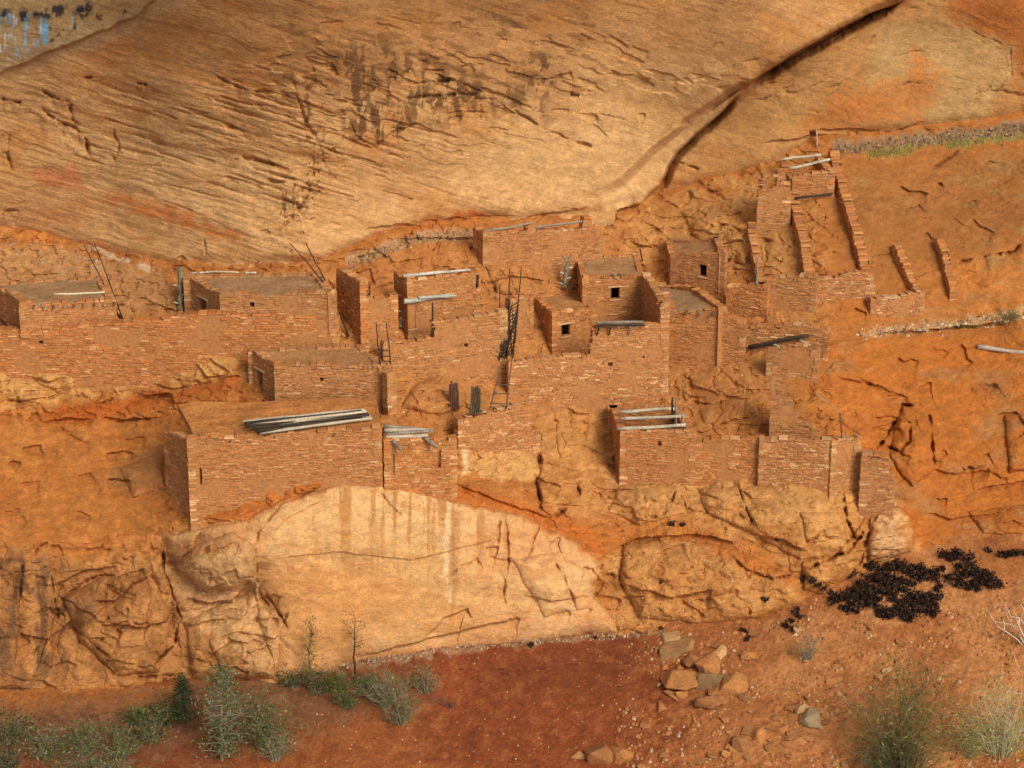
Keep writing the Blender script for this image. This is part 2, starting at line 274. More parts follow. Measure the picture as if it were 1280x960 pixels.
# the low notch where the wall meets the ledge
hc = (c4[None, :]-VV); mr = np.interp(U, [-240,0,230,400,440,600,640,720,790,830,960,1010,1050,1300], [.3,.3,.3,.4,.9,.8,.6,.5,.5,.4,.4,.8,.6,.5])[None, :]
RA += mr*np.exp(-((hc-6)/9)**2)*(.7+.6*fbm(XM*.8, YM*.2, 61, 2))
flake(RA, [(400,330),(440,318),(480,296),(530,284),(600,276),(690,270),(740,268)], .0, 10)
for pts in ([(380,330),(430,316),(475,298),(530,285),(600,272),(650,268)],[(450,290),(500,281),(560,274),(600,270)],[(640,278),(700,262),(740,258)],[(950,180),(1010,170),(1080,172)],[(1010,165),(1060,160),(1110,165),(1160,150)],[(230,318),(235,335)],[(300,200),(300,200.5)]):
    flake(RA, pts, .3, 12, .8)
# ground
RG += .16*fbm(XM*.3, YM*.5, 71, 4)+.05*fbm(XM*2, YM*3, 72, 5, .65)+.08*np.abs(fbm(XM*.9+YM*.3, YM*.35, 74, 4))
RG += .10*fbm(XM*1.2, YM*1.8, 73, 4)*sstep(720, 860, UU)
for pts in ([(690,832),(740,829),(800,826)],[(560,835),(600,838),(640,835)],[(790,850),(830,838),(890,800)]): flake(RG, pts, .12, 14)
# ------------------------------------------------------------------ rock colours (linear albedo, the rock's own save the shade under the lip)
def C(r, g, b): return np.array([r, g, b])
def lay(base, colr, m, k=1.0):
    m = np.clip(m, 0, 1); m = np.clip(m+m*(1-m)*(4.2*n2+2.4*n4), 0, 1); base += (np.asarray(colr)-base)*(m*k)[..., None]
TAN, ORG, RED, CREAM, GREY, BRN, PALE = C(.50,.275,.115), C(.41,.160,.042), C(.235,.062,.021), C(.66,.40,.19), C(.40,.29,.17), C(.21,.095,.035), C(.60,.42,.24)
n1 = fbm(XM*.35, YM*.5, 101, 5); n2 = fbm(XM*1.5, YM*2.2, 102, 4); n3 = fbm(XM*.18, YM*.25, 103, 3); n4 = fbm(XM*4, YM*5, 104, 3)
def cracks_tone(c, amt=.10):
    c *= (1+2.2*amt*n2+.16*n4+.14*n1)[..., None]
# alcove
KA = np.empty(UU.shape+(3,)); KA[:] = TAN
lay(KA, C(.40,.17,.045), sstep(-.05, .35, n1+.35*stri), .6)
lay(KA, C(.58,.345,.155), sstep(.0, .4, fbm(SX*.25, SY*.9, 110, 4)), .55)
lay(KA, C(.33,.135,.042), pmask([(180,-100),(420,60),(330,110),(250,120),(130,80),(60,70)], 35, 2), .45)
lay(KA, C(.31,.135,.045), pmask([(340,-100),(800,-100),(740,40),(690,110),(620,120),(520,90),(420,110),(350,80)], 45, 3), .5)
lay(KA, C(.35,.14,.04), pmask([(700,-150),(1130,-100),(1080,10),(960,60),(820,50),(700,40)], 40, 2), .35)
lay(KA, C(.60,.37,.17), pmask([(560,230),(640,150),(760,90),(900,90),(830,170),(790,230),(740,262),(640,270)], 40, 2), .5)
lay(KA, C(.58,.35,.16), pmask([(100,120),(240,150),(420,240),(520,260),(420,300),(250,300),(160,240),(100,190)], 35, 2), .5)
lay(KA, C(.60,.37,.17), pmask([(750,240),(806,188),(860,152),(926,112),(880,160),(830,215),(800,256),(760,262)], 4, .4), .7)
vs = fbm(SX*.25, SY*3.2+wr, 120, 5, .6)                    # iron-stained bedding streaks
lay(KA, C(.32,.12,.035), sstep(.06, .26, vs)*pmask([(60,70),(330,80),(500,150),(520,250),(330,250),(180,200),(60,150)], 50, 2), .75)
dv = fbm(XM*1.6, YM*.7, 121, 5, .65)                       # dark desert-varnish drips
lay(KA, C(.12,.055,.022), sstep(-.02, .09, dv)*pmask([(410,60),(470,40),(520,70),(620,100),(690,110),(680,140),(600,135),(545,150),(490,150),(440,175),(420,130)], 22, 2), .75)
lay(KA, C(.14,.065,.025), sstep(.06, .2, fbm(SX*.7, SY*2.4, 122, 5, .65))*pmask([(360,20),(720,0),(800,60),(700,130),(450,130),(340,110)], 50, 2), .6)
lay(KA, C(.15,.06,.022), sstep(.10, .2, fbm(XM*3, YM*1.6, 123, 4, .6))*pmask([(355,80),(385,90),(412,175),(400,240),(360,290),(330,295),(350,250),(380,190)], 14, 1), .8)
lay(KA, C(.14,.065,.03), pmask([(430,120),(470,128),(520,150),(545,120),(600,112),(605,150),(545,150),(500,165),(470,186),(445,172)], 6, 2)*sstep(.0, .12, fbm(XM*2.5, YM*.9, 126, 4, .6)), .85)
lay(KA, C(.13,.06,.028), pmask([(640,66),(690,70),(700,110),(650,120)], 8, 2)*sstep(.0, .12, fbm(XM*2, YM*1.5, 127, 4, .6)), .8)
lay(KA, C(.15,.07,.03), pmask([(420,70),(460,66),(470,130),(435,120)], 8, 2)*sstep(-.02, .12, fbm(XM*2.2, YM*1.2, 128, 4, .6)), .8)
lay(KA, C(.43,.115,.022), pmask([(130,240),(200,255),(300,290),(290,300),(200,272),(120,250)], 10, 2), .75)
lay(KA, C(.50,.16,.07), pmask([(40,215),(95,208),(110,235),(50,238)], 8, 2), .7)
lay(KA, C(.30,.13,.06), pmask([(-60,250),(100,250),(110,290),(90,310),(-60,290)], 22, 2), .5)
low = upper*0+(1-upper)*endf                                # the recessed wall right of the lip
lay(KA, C(.40,.20,.07), low*sstep(820, 860, UU), .7)
lay(KA, C(.42,.26,.11), pmask([(1100,30),(1190,25),(1262,60),(1262,95),(1230,150),(1120,150),(1080,100)], 10, 1.5), .9)
lay(KA, C(.42,.14,.03), pmask([(1000,165),(1040,115),(1130,100),(1140,60),(1180,100),(1150,150),(1080,160)], 18, 2), .7)
lay(KA, C(.36,.11,.025), pmask([(1150,-80),(1500,-80),(1500,140),(1285,140),(1265,60),(1190,20)], 14, 1.5), .8)
lay(KA, C(.24,.12,.04), sstep(.15, .4, fbm(XM*.9, YM*1.2, 125, 4))*pmask([(870,110),(1000,70),(1100,30),(1110,90),(950,130)], 25, 2), .6)
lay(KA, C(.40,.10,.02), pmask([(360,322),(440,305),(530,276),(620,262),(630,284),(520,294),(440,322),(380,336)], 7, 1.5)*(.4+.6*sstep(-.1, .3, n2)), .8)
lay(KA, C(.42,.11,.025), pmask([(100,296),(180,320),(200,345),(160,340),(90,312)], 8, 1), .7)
lay(KA, C(.27,.095,.028), (1-upper)*np.exp(-(dA/13)**2)*sstep(880, 960, UU), .85)  # iron-stained band under the lip, darkened to carry the overhang's shade
# outer cliff face in the top-left corner
lay(KA, C(.40,.27,.13), m_crn, .85)
st = fbm(XM*3.2, YM*.35, 130, 4, .6)
lay(KA, C(.22,.46,.66), m_crn*sstep(.02, .22, st)*pmask([(-230,30),(0,18),(100,14),(110,30),(50,60),(0,75),(-230,110)], 7, 1), .9)
lay(KA, C(.58,.66,.88), m_crn*sstep(.2, .4, fbm(XM*6, YM*.6, 131, 3))*pmask([(-230,30),(0,20),(60,18),(50,55),(0,70),(-230,110)], 7, 1), .8)
lay(KA, C(.03,.03,.04), m_crn*sstep(-.12, .1, fbm(XM*2.6, YM*2, 132, 4))*pmask([(-230,24),(0,14),(110,2),(120,14),(40,24),(0,30),(-230,60)], 5, 1), .95)
lay(KA, C(.06,.045,.03), m_crn*sstep(.28, .38, fbm(XM*3, YM*2.2, 133, 3))*pmask([(30,40),(100,0),(210,-30),(190,20),(60,66)], 10, 1), .9)
lay(KA, GREY*.9, pmask([(0,75),(70,52),(140,30),(210,-10),(240,0),(150,48),(80,75),(0,100)], 8, 1.5), .5)
cracks_tone(KA)
# ledge
KL = np.empty(UU.shape+(3,)); KL[:] = ORG
lay(KL, C(.36,.115,.024), sstep(-.1, .4, n1), .55)
lay(KL, C(.50,.205,.055), sstep(.05, .45, n3+.5*n2), .6)
lay(KL, TAN, pmask([(-200,300),(250,340),(420,340),(620,290),(830,250),(1020,200),(1020,420),(900,600),(640,600),(560,540),(450,500),(300,470),(150,470),(-200,460)], 40, 3), .35)
lay(KL, C(.29,.125,.04), pmask([(1050,195),(1280,175),(1500,160),(1500,330),(1280,300),(1200,330),(1080,360),(1040,280)], 30, 3), .85)
lay(KL, C(.30,.20,.08), sstep(.05, .4, fbm(XM*.3, YM*.9, 140, 4))*pmask([(1050,190),(1500,160),(1500,420),(1100,400)], 40, 3), .5)
lay(KL, C(.40,.13,.025), pmask([(1040,420),(1500,400),(1500,700),(1120,700),(1100,600),(1010,470)], 30, 3), .7)
lay(KL, C(.33,.17,.07), sstep(.08, .4, fbm(XM*.3, YM*.8, 141, 4))*pmask([(1040,420),(1500,400),(1500,700),(1120,700),(1010,470)], 40, 3), .6)
lay(KL, CREAM, m_slab, .9)
lay(KL, C(.56,.265,.11), m_slab*sstep(-.25, .15, fbm(XM*.25, YM*.35, 148, 4)), .6)
lay(KL, C(.52,.25,.08), m_slab*pmask([(330,700),(420,680),(560,690),(620,760),(500,800),(380,830),(330,790)], 40, 3), .6)
lay(KL, C(.66,.43,.20), m_slab*pmask([(330,640),(400,615),(500,610),(560,640),(560,740),(640,730),(720,700),(740,740),(640,760),(480,720),(340,690)], 25, 3), .5)
dr = fbm(XM*2.6, YM*.12, 142, 4, .6)
top_ = sstep(760, 610, VV)
lay(KL, C(.40,.17,.05), m_slab*sstep(.04, .13, dr)*top_*pmask([(380,600),(520,600),(660,640),(640,760),(560,800),(400,720)], 25, 1), .75)
lay(KL, C(.72,.54,.32), pmask([(551,622),(567,622),(566,690),(562,760),(553,700)], 5, 1.2)*sstep(-.15, .15, fbm(XM*2.5, YM*.5, 147, 3)), .75)
lay(KL, C(.30,.13,.045), pmask([(566,640),(576,640),(572,730),(566,780),(562,700)], 4, .8), .5)
lay(KL, C(.42,.18,.05), m_slab*sstep(.05, .35, fbm(XM*.4, YM*1.8-XM*.2, 143, 4)), .4)
lay(KL, C(.42,.205,.075), m_brk, .8)
lay(KL, C(.26,.11,.038), m_brk*sstep(-.02, .2, fbm(XM*.8, YM*.5, 144, 4)), .65)
lay(KL, C(.15,.075,.038), m_brk*sstep(-.05, .15, fbm(XM*1.4, YM*.5, 145, 4))*pmask([(-200,690),(60,690),(110,760),(80,850),(-200,860)], 30, 2), .85)
lay(KL, CREAM*.9, pmask([(206,705),(250,700),(318,670),(322,740),(360,800),(340,850),(250,790),(215,740)], 12, 2), .65)
lay(KL, C(.50,.255,.09), m_bul*(.5+.5*sstep(-.2, .3, n1)), .8)
lay(KL, C(.53,.29,.11), pmask([(770,600),(1030,605),(1060,690),(960,650),(850,630),(760,640)], 14, 2), .6)
lay(KL, C(.44,.145,.03), pmask([(735,660),(850,650),(960,690),(1010,740),(940,715),(850,670),(760,690)], 9, 2), .75)
lay(KL, C(.62,.46,.28), pmask([(1098,640),(1125,635),(1130,690),(1085,700)], 12, 2), .4)
lay(KL, C(.44,.13,.025), pmask([(540,600),(600,610),(740,660),(760,700),(735,690),(650,646),(570,628)], 6, 1), .8)
lay(KL, C(.44,.14,.03), pmask([(240,650),(380,595),(500,590),(520,604),(420,606),(300,652)], 5, 1), .8)
lay(KL, C(.58,.34,.13), pmask([(575,555),(672,562),(674,600),(640,602),(575,590)], 6, 1), .7)
lay(KL, C(.72,.56,.36), pmask([(577,555),(584,555),(585,590),(579,590)], 3, .4), .7)
lay(KL, C(.55,.31,.11), pmask([(-40,440),(60,440),(150,462),(240,436),(300,445),(300,470),(200,480),(120,495),(60,510),(-40,500)], 14, 2), .75)
lay(KL, C(.40,.105,.02), pmask([(40,520),(120,500),(220,490),(300,470),(290,485),(210,505),(130,525),(60,530)], 8, 2), .8)
lay(KL, C(.30,.16,.075), pmask([(150,580),(205,560),(205,620),(160,620),(130,600)], 14, 2), .5)
lay(KL, C(.54,.28,.09), pmask([(680,490),(760,480),(770,530),(750,580),(690,560)], 16, 2), .5)
lay(KL, C(.50,.28,.10), pmask([(790,270),(1000,200),(1010,340),(900,320),(830,330),(790,320)], 18, 2), .55)
lay(KL, C(.30,.19,.085), sstep(0, .3, n2)*pmask([(850,250),(950,230),(960,340),(900,330)], 18, 2), .5)
lay(KL, C(.40,.27,.16), pmask([(430,322),(480,303),(520,291),(600,284),(600,298),(520,304),(440,330)], 5, 1), .7)
lay(KL, C(.42,.24,.11), pmask([(-100,295),(90,312),(200,342),(225,390),(30,400),(-100,380)], 14, 2), .7)
lay(KL, C(.48,.37,.25), pmask([(110,309),(170,326),(200,338),(200,344),(160,332),(112,313)], 3, .9)*sstep(-.25, .1, n2), .85)
lay(KL, C(.46,.29,.15), pmask([(1085,411),(1180,403),(1240,392),(1290,384),(1290,392),(1200,409),(1090,419)], 5, 1), .8)
lay(KL, C(.25,.175,.11), pmask([(1040,178),(1120,170),(1280,150),(1500,118),(1500,140),(1280,172),(1110,186),(1045,190)], 6, 1), .8)
lay(KL, C(.22,.20,.05), pmask([(1085,186),(1200,172),(1500,140),(1500,150),(1200,182),(1090,192)], 4, 1.5), .6)
cracks_tone(KL)
# ground
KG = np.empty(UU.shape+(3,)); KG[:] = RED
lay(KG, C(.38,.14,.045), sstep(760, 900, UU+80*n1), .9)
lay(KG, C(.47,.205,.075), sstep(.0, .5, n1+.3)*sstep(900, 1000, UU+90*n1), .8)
lay(KG, C(.30,.10,.03), pmask([(300,860),(500,840),(560,960),(400,1000),(280,960)], 40, 3), .6)
lay(KG, C(.40,.14,.03), pmask([(-200,850),(220,850),(230,890),(-200,895)], 14, 2), .8)
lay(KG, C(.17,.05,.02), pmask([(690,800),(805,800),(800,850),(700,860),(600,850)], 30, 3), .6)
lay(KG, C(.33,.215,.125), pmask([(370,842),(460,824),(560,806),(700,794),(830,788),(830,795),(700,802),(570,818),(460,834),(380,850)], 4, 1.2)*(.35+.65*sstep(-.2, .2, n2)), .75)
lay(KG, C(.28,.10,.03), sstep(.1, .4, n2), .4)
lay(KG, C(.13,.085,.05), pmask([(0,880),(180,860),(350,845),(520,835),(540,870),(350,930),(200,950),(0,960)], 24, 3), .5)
cracks_tone(KG, .16)
WARM = np.array([1.0, .925, .80]); KA = np.clip(KA*np.array([1.0, .96, .87]), .008, .85); KL = np.clip(KL*WARM, .008, .85); KG = np.clip(KG*np.array([.96, .92, .85]), .008, .85)
# ------------------------------------------------------------------ materials
def mat(name, rough=.9, spec=.15):
    m = bpy.data.materials.new(name); m.use_nodes = True; nt = m.node_tree; b = nt.nodes["Principled BSDF"]
    b.inputs["Roughness"].default_value = rough; b.inputs["Specular IOR Level"].default_value = spec
    return m, nt, b
def nd(nt, t, **k):
    n = nt.nodes.new(t)
    for a, v in k.items():
        if a in n.inputs: n.inputs[a].default_value = v
        else: setattr(n, a, v)
    return n
def attr_mat(name, scale, var, bump, bscale, stretch=(1, 1, 1), rough=.92, dist=.03, grit=.22):
    """base colour from the vertex attribute, broken up by two noises, with a noise bump"""
    m, nt, b = mat(name, rough); L = nt.links.new
    a = nd(nt, "ShaderNodeVertexColor"); a.layer_name = "Col"
    tc = nd(nt, "ShaderNodeTexCoord"); mp = nd(nt, "ShaderNodeMapping"); mp.inputs["Scale"].default_value = stretch
    L(tc.outputs["Object"], mp.inputs["Vector"])
    n = nd(nt, "ShaderNodeTexNoise", Scale=scale, Detail=8.0, Roughness=.68); L(mp.outputs[0], n.inputs["Vector"])
    r = nd(nt, "ShaderNodeMapRange"); r.inputs["From Min"].default_value = .25; r.inputs["From Max"].default_value = .75; r.inputs["To Min"].default_value = 1-var; r.inputs["To Max"].default_value = 1+var
    L(n.outputs["Fac"], r.inputs["Value"])
    x = nd(nt, "ShaderNodeVectorMath", operation='SCALE'); L(a.outputs["Color"], x.inputs[0]); L(r.outputs[0], x.inputs["Scale"])
    g = nd(nt, "ShaderNodeTexNoise", Scale=bscale*3.1, Detail=3.0, Roughness=.6); L(tc.outputs["Object"], g.inputs["Vector"])
    gr = nd(nt, "ShaderNodeMapRange"); gr.inputs["From Min"].default_value = .3; gr.inputs["From Max"].default_value = .7; gr.inputs["To Min"].default_value = 1-grit; gr.inputs["To Max"].default_value = 1+grit
    L(g.outputs["Fac"], gr.inputs["Value"]); x2 = nd(nt, "ShaderNodeVectorMath", operation='SCALE'); L(x.outputs[0], x2.inputs[0]); L(gr.outputs[0], x2.inputs["Scale"]); x = x2
    L(x.outputs[0], b.inputs["Base Color"])
    n2_ = nd(nt, "ShaderNodeTexNoise", Scale=bscale, Detail=9.0, Roughness=.7); L(mp.outputs[0], n2_.inputs["Vector"])
    bp = nd(nt, "ShaderNodeBump", Strength=bump, Distance=dist); L(n2_.outputs["Fac"], bp.inputs["Height"]); L(bp.outputs[0], b.inputs["Normal"])
    return m
M = {}
M['cliff'] = attr_mat("sandstone", 3.4, .25, .8, 5.5, (1, 1, 1.7), dist=.08)
M['dirt'] = attr_mat("red_dirt", 6.0, .42, .9, 7.0, dist=.07)
M['stone'] = attr_mat("masonry_stone", 6.0, .30, .6, 9.0, dist=.02)
M['wood'] = attr_mat("weathered_wood", 9.0, .45, .5, 20.0, (1, 1, 1), dist=.01)
M['boulder'] = attr_mat("boulder_rock", 3.0, .3, .9, 5.0, dist=.06)
M['plant'] = attr_mat("leaf", 1.5, .3, 0.0, 5.0, rough=.95)
def grid_obj(name, R, K, a, b, m, kind='structure'):
    """link rows a..b (per column masks) of a depth grid as one mesh"""
    pts = P(UU, VV, R).reshape(-1, 3)
    idx = np.arange(NV_*NU_).reshape(NV_, NU_)
    keep = (VV[:-1, :-1] <= b[None, :-1]) & (VV[1:, 1:] >= a[None, :-1])
    q = np.stack([idx[:-1, :-1], idx[:-1, 1:], idx[1:, 1:], idx[1:, :-1]], -1)[keep]
    used = np.unique(q); re = np.zeros(NV_*NU_, np.int64); re[used] = np.arange(len(used)); q = re[q]
    me = bpy.data.meshes.new(name); me.vertices.add(len(used)); me.vertices.foreach_set("co", pts[used].ravel().astype(np.float32))
    n = len(q); me.loops.add(4*n); me.loops.foreach_set("vertex_index", q.ravel().astype(np.int32))
    me.polygons.add(n); me.polygons.foreach_set("loop_start", np.arange(0, 4*n, 4, dtype=np.int32))
    me.polygons.foreach_set("use_smooth", np.zeros(n, bool)); me.update(calc_edges=True)
    at = me.attributes.new("Col", 'FLOAT_COLOR', 'POINT')
    at.data.foreach_set("color", np.concatenate([K.reshape(-1, 3)[used], np.ones((len(used), 1))], 1).ravel().astype(np.float32))
    me.materials.append(m); o = bpy.data.objects.new(name, me); COL.objects.link(o); o['kind'] = kind
    return o
full = np.full(NU_, 1e4)
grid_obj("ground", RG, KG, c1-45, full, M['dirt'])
grid_obj("sandstone_ledge", RL, KL, c4-60, c1+30, M['cliff'])
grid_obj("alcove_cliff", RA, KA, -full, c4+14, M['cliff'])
big = 1e6
RV = np.minimum(np.minimum(np.where(VV >= c1[None, :]-45, RG, big), np.where((VV >= c4[None, :]-60) & (VV <= c1[None, :]+30), RL, big)), np.where(VV <= c4[None, :]+14, RA, big))
UI_ = np.arange(NU_)
def TR(u, v):
    x = min(float(np.interp(u, U, UI_)), NU_-1.01); y = min(float(np.interp(-v, -V, VI)), NV_-1.01); i, j = int(y), int(x); fy, fx = y-i, x-j
    return RV[i, j]*(1-fx)*(1-fy)+RV[i, j+1]*fx*(1-fy)+RV[i+1, j]*(1-fx)*fy+RV[i+1, j+1]*fx*fy
def T(u, v, dr=0.0): return P(u, v, TR(u, v)+dr)
# ------------------------------------------------------------------ mesh builder
class MB:
    def __init__(s): s.v = []; s.f = []; s.c = []
    def add(s, vs, fs, c):
        o = len(s.v); s.v.extend(tuple(map(float, p)) for p in vs); s.f.extend(tuple(i+o for i in f) for f in fs)
        if len(c) == len(vs) and not np.isscalar(c[0]): s.c.extend(tuple(c_) for c_ in c)
        else: s.c.extend([tuple(c)]*len(vs))
    def hexa(s, p, c):          # 8 corners: 0-3 one face, 4-7 the opposite face
        s.add(p, [(0,3,2,1),(4,5,6,7),(0,1,5,4),(1,2,6,5),(2,3,7,6),(3,0,4,7)], c)
    def box(s, o, a, b, n, c):  # corner o and three edge vectors
        o, a, b, n = map(np.asarray, (o, a, b, n)); s.hexa([o, o+a, o+a+b, o+b, o+n, o+a+n, o+a+b+n, o+b+n], c)
    def tube(s, pts, radii, c, seg=6, rng=random, jit=.08, cap=True):
        pts = [np.asarray(p, float) for p in pts]; n = len(pts); vs = []; cs = []
        for k, p in enumerate(pts):
            t = pts[min(k+1, n-1)]-pts[max(k-1, 0)]; t /= np.linalg.norm(t)+1e-9
            a = np.cross(t, (0, 0, 1) if abs(t[2]) < .9 else (1, 0, 0)); a /= np.linalg.norm(a); b = np.cross(t, a)
            r = radii[k] if not np.isscalar(radii) else radii
            for j in range(seg):
                q = 2*PI*j/seg; rr = r*(1+rng.uniform(-jit, jit))
                vs.append(p+rr*(math.cos(q)*a+math.sin(q)*b)); g = rng.uniform(.7, 1.3); cs.append((c[0]*g, c[1]*g, c[2]*g))
        fs = [(k*seg+j, k*seg+(j+1) % seg, (k+1)*seg+(j+1) % seg, (k+1)*seg+j) for k in range(n-1) for j in range(seg)]
        if cap: fs += [tuple(range(seg-1, -1, -1)), tuple((n-1)*seg+j for j in range(seg))]
        s.add(vs, fs, cs)
    def build(s, name, m, parent=None, smooth=False):
        me = bpy.data.meshes.new(name); me.from_pydata(s.v, [], s.f); me.update()
        at = me.attributes.new("Col", 'FLOAT_COLOR', 'POINT')
        at.data.foreach_set("color", np.concatenate([np.array(s.c, np.float32).reshape(-1, 3), np.ones((len(s.c), 1), np.float32)], 1).ravel())
        if smooth: me.polygons.foreach_set("use_smooth", np.ones(len(me.polygons), bool))
        me.materials.append(m); o = bpy.data.objects.new(name, me); COL.objects.link(o)
        if parent: o.parent = parent
        return o
def tag(o, label=None, cat=None, group=None, kind=None):
    if label: o['label'] = label
    if cat: o['category'] = cat
    if group: o['group'] = group
    if kind: o['kind'] = kind
    return o
def empty(name, loc=(0, 0, 0)):
    o = bpy.data.objects.new(name, None); COL.objects.link(o); o.location = Vector([float(c) for c in loc]); return o
def settle(root):               # keep world-space child meshes in place below an Empty that is not at the origin
    for ch in root.children: ch.location = -root.location
# ------------------------------------------------------------------ masonry
PAL = [(.45,.205,.076), (.43,.18,.060), (.375,.152,.052), (.48,.235,.092), (.58,.34,.155), (.45,.177,.055)]
PWT = [30, 26, 14, 14, 3.5, 10]
MORT = (.41,.176,.060)
def tint(c, k): return tuple(x*k for x in c)
class Wall:
    """a rubble-stone wall standing on a vertical plane from A to B (world xy); s runs along, z is height; n points to the viewer's side"""
    def __init__(s, A, B, th=.36):
        s.A = np.array([A[0], A[1]], float); B = np.array([B[0], B[1]], float); s.L = float(np.linalg.norm(B-s.A)); s.d = (B-s.A)/s.L
        s.n = np.array([s.d[1], -s.d[0]]); s.th = th                # right-hand side of A->B
    def pt(s, a, z, dep=0.0):
        q = s.A+s.d*a+s.n*dep; return np.array([q[0], q[1], z])
    def px(s, u, v):            # photo pixel -> (s, z) on the wall's face
        r = rdir(u, v); den = r[0]*s.n[0]+r[1]*s.n[1]; t = ((s.A-CAM[:2])@s.n)/den
        p = CAM+r*t; return float((p[:2]-s.A)@s.d), float(p[2])
def masonry(wl, top, zb, opens=(), seed=0, pale=0.0, red=0.0, mud=.13, back=True, ends=(True, True), rag=.05, big=1.0, cut=None):
    """top: [(s, z)...] profile; zb: foot height or [(s, z)...]; opens: (s0, s1, z0, z1) holes. Returns a MB of laid stones over a mortar core."""
    rng = random.Random(seed); mb = MB(); L, th = wl.L, wl.th; big *= (.82, 1.0, 1.22, .9, 1.1)[seed*7 % 5]; hue = ((1.04,1,.95),(1,1,1),(.94,.95,1.0),(1.07,.98,.86),(.98,1.03,1.05))[seed*3 % 5]; rag *= 1.7
    ts, tz = zip(*top); Z = lambda a: float(np.interp(a, ts, tz))
    bs, bz = zip(*zb) if not np.isscalar(zb) else ((0, L), (zb, zb)); Bz = lambda a: float(np.interp(a, bs, bz))
    wts = list(PWT); wts[4] *= 1+12*pale; wts[3] *= 1+5*pale; wts[1] *= 1+3*red; wts[5] *= 1+4*red
    def colr():
        c = rng.choices(PAL, wts)[0]; k = rng.uniform(.84, 1.16); return (c[0]*k*hue[0], c[1]*k*hue[1], c[2]*k*hue[2])
    def E(x, z, dep): return wl.pt(x, z, dep)
    cu = sorted(set([0, L]+[x for o in opens for x in o[:2] if 0 < x < L]+[t for t in ts if 0 < t < L])); fine = [0.0]
    for a, b in zip(cu[:-1], cu[1:]):
        k = max(1, int(math.ceil((b-a)/.35))); fine += [a+(b-a)*(q+1)/k for q in range(k)]
    rz = {}
    for a, b in zip(fine[:-1], fine[1:]):
        m = (a+b)/2; zt = Z(m)-rng.uniform(0, rag)-.03-rag*1.6*max(0, math.sin(m*2.3+seed)*math.sin(m*.9+seed*2)); zf = Bz(m); spans = [(zf, zt)]
        for (o0, o1, z0, z1) in opens:
            if o0-1e-4 <= a and b <= o1+1e-4:
                nw = []
                for p, q in spans:
                    if z0 > p: nw.append((p, min(q, z0)))
                    if z1 < q: nw.append((max(p, z1), q))
                    if z1 <= p or z0 >= q: pass
                spans = [x for x in nw if x[1]-x[0] > .01]
        rz[(a, b)] = zt
        for p, q in spans:
            if q > p: mb.hexa([E(a,p,0), E(b,p,0), E(b,q,0), E(a,q,0), E(a,p,-th), E(b,p,-th), E(b,q,-th), E(a,q,-th)], tint(MORT, rng.uniform(.97, 1.03)))
    def stone(a0, a1, z0, z1, dep, sgn, c):
        j = lambda k=.014: rng.uniform(-k, k); pr = rng.uniform(.008, .05); i = rng.uniform(.010, .022); tl = j(.022)
        b = [E(a0+j(), z0+j(.008), dep), E(a1+j(), z0+j(.008)+tl, dep), E(a1+j(), z1+j(.008)+tl, dep), E(a0+j(), z1+j(.008), dep)]
        f = [E(a0+i+j(), z0+i+j(.006), dep+sgn*(pr+j(.006))), E(a1-i+j(), z0+i+j(.006)+tl, dep+sgn*(pr+j(.006))), E(a1-i+j(), z1-i+j(.006)+tl, dep+sgn*(pr+j(.006))), E(a0+i+j(), z1-i+j(.006), dep+sgn*(pr+j(.006)))]
        mb.add(b+f, [(4,5,6,7) if sgn > 0 else (7,6,5,4), (0,1,5,4), (1,2,6,5), (2,3,7,6), (3,0,4,7)], c)
    zmin = min(Bz(0), Bz(L), *[Bz(x) for x in bs]); zmax = max(tz)
    mudn = np.array([rng.random() for _ in range(64)])
    for side in ((0.0, 1), (-th, -1)) if back else ((0.0, 1),):
        z = zmin
        while z < zmax:
            h = rng.uniform(.06, .105)*big; x = -rng.uniform(0, .2)
            while x < L:
                l = rng.uniform(.12, .40)*(.7+.3*big); a0, a1 = max(x, 0)+.008, min(x+l, L)-.008; x += l
                if a1-a0 < .06: continue
                m = (a0+a1)/2; zs = z+rng.uniform(-.014, .014)+.09*math.sin(m*.9+seed)*math.sin(m*.37+z)
                if zs+h*.7 > Z(m)-rag*.8*max(0, math.sin(m*2.3+seed)*math.sin(m*.9+seed*2))*2 or zs+h < Bz(m) or rng.random() < mud+.8*(float(perlin(np.array([m*.55+seed*3.7]), np.array([zs*.7]), seed % 50)[0]) > .27): continue
                hit = False
                for (o0, o1, q0, q1) in opens:
                    if a1 > o0-.01 and a0 < o1+.01 and zs+h > q0-.02 and zs < q1+.01:
                        if a0 < o0-.10: a1 = o0-.012
                        elif a1 > o1+.10: a0 = o1+.012
                        else: hit = True
                if hit or a1-a0 < .05: continue
                stone(a0, a1, zs+.008, zs+h-.008, side[0], side[1], colr())
            z += h
    x = 0.0                                                       # coping stones over the full thickness
    while x < L-.08:
        l = min(rng.uniform(.2, .5), L-x); zt = Z(x+l/2)-.02-rag*1.6*max(0, math.sin((x+l/2)*2.3+seed)*math.sin((x+l/2)*.9+seed*2)); h = rng.uniform(.06, .13)
        if rng.random() > .12:
            q = [E(x+.01,zt-.05,.03+rng.uniform(-.02,.02)), E(x+l-.01,zt-.05,.03), E(x+l-.02,zt+h-.05,.02+rng.uniform(-.02,.02)), E(x+.02,zt+h-.05+rng.uniform(-.02,.02),.02),
                 E(x+.01,zt-.05,-th-.02), E(x+l-.01,zt-.05,-th-.03), E(x+l-.02,zt+h-.05+rng.uniform(-.02,.02),-th-.02), E(x+.02,zt+h-.05,-th-.02)]
            mb.hexa(q, colr())
        x += l
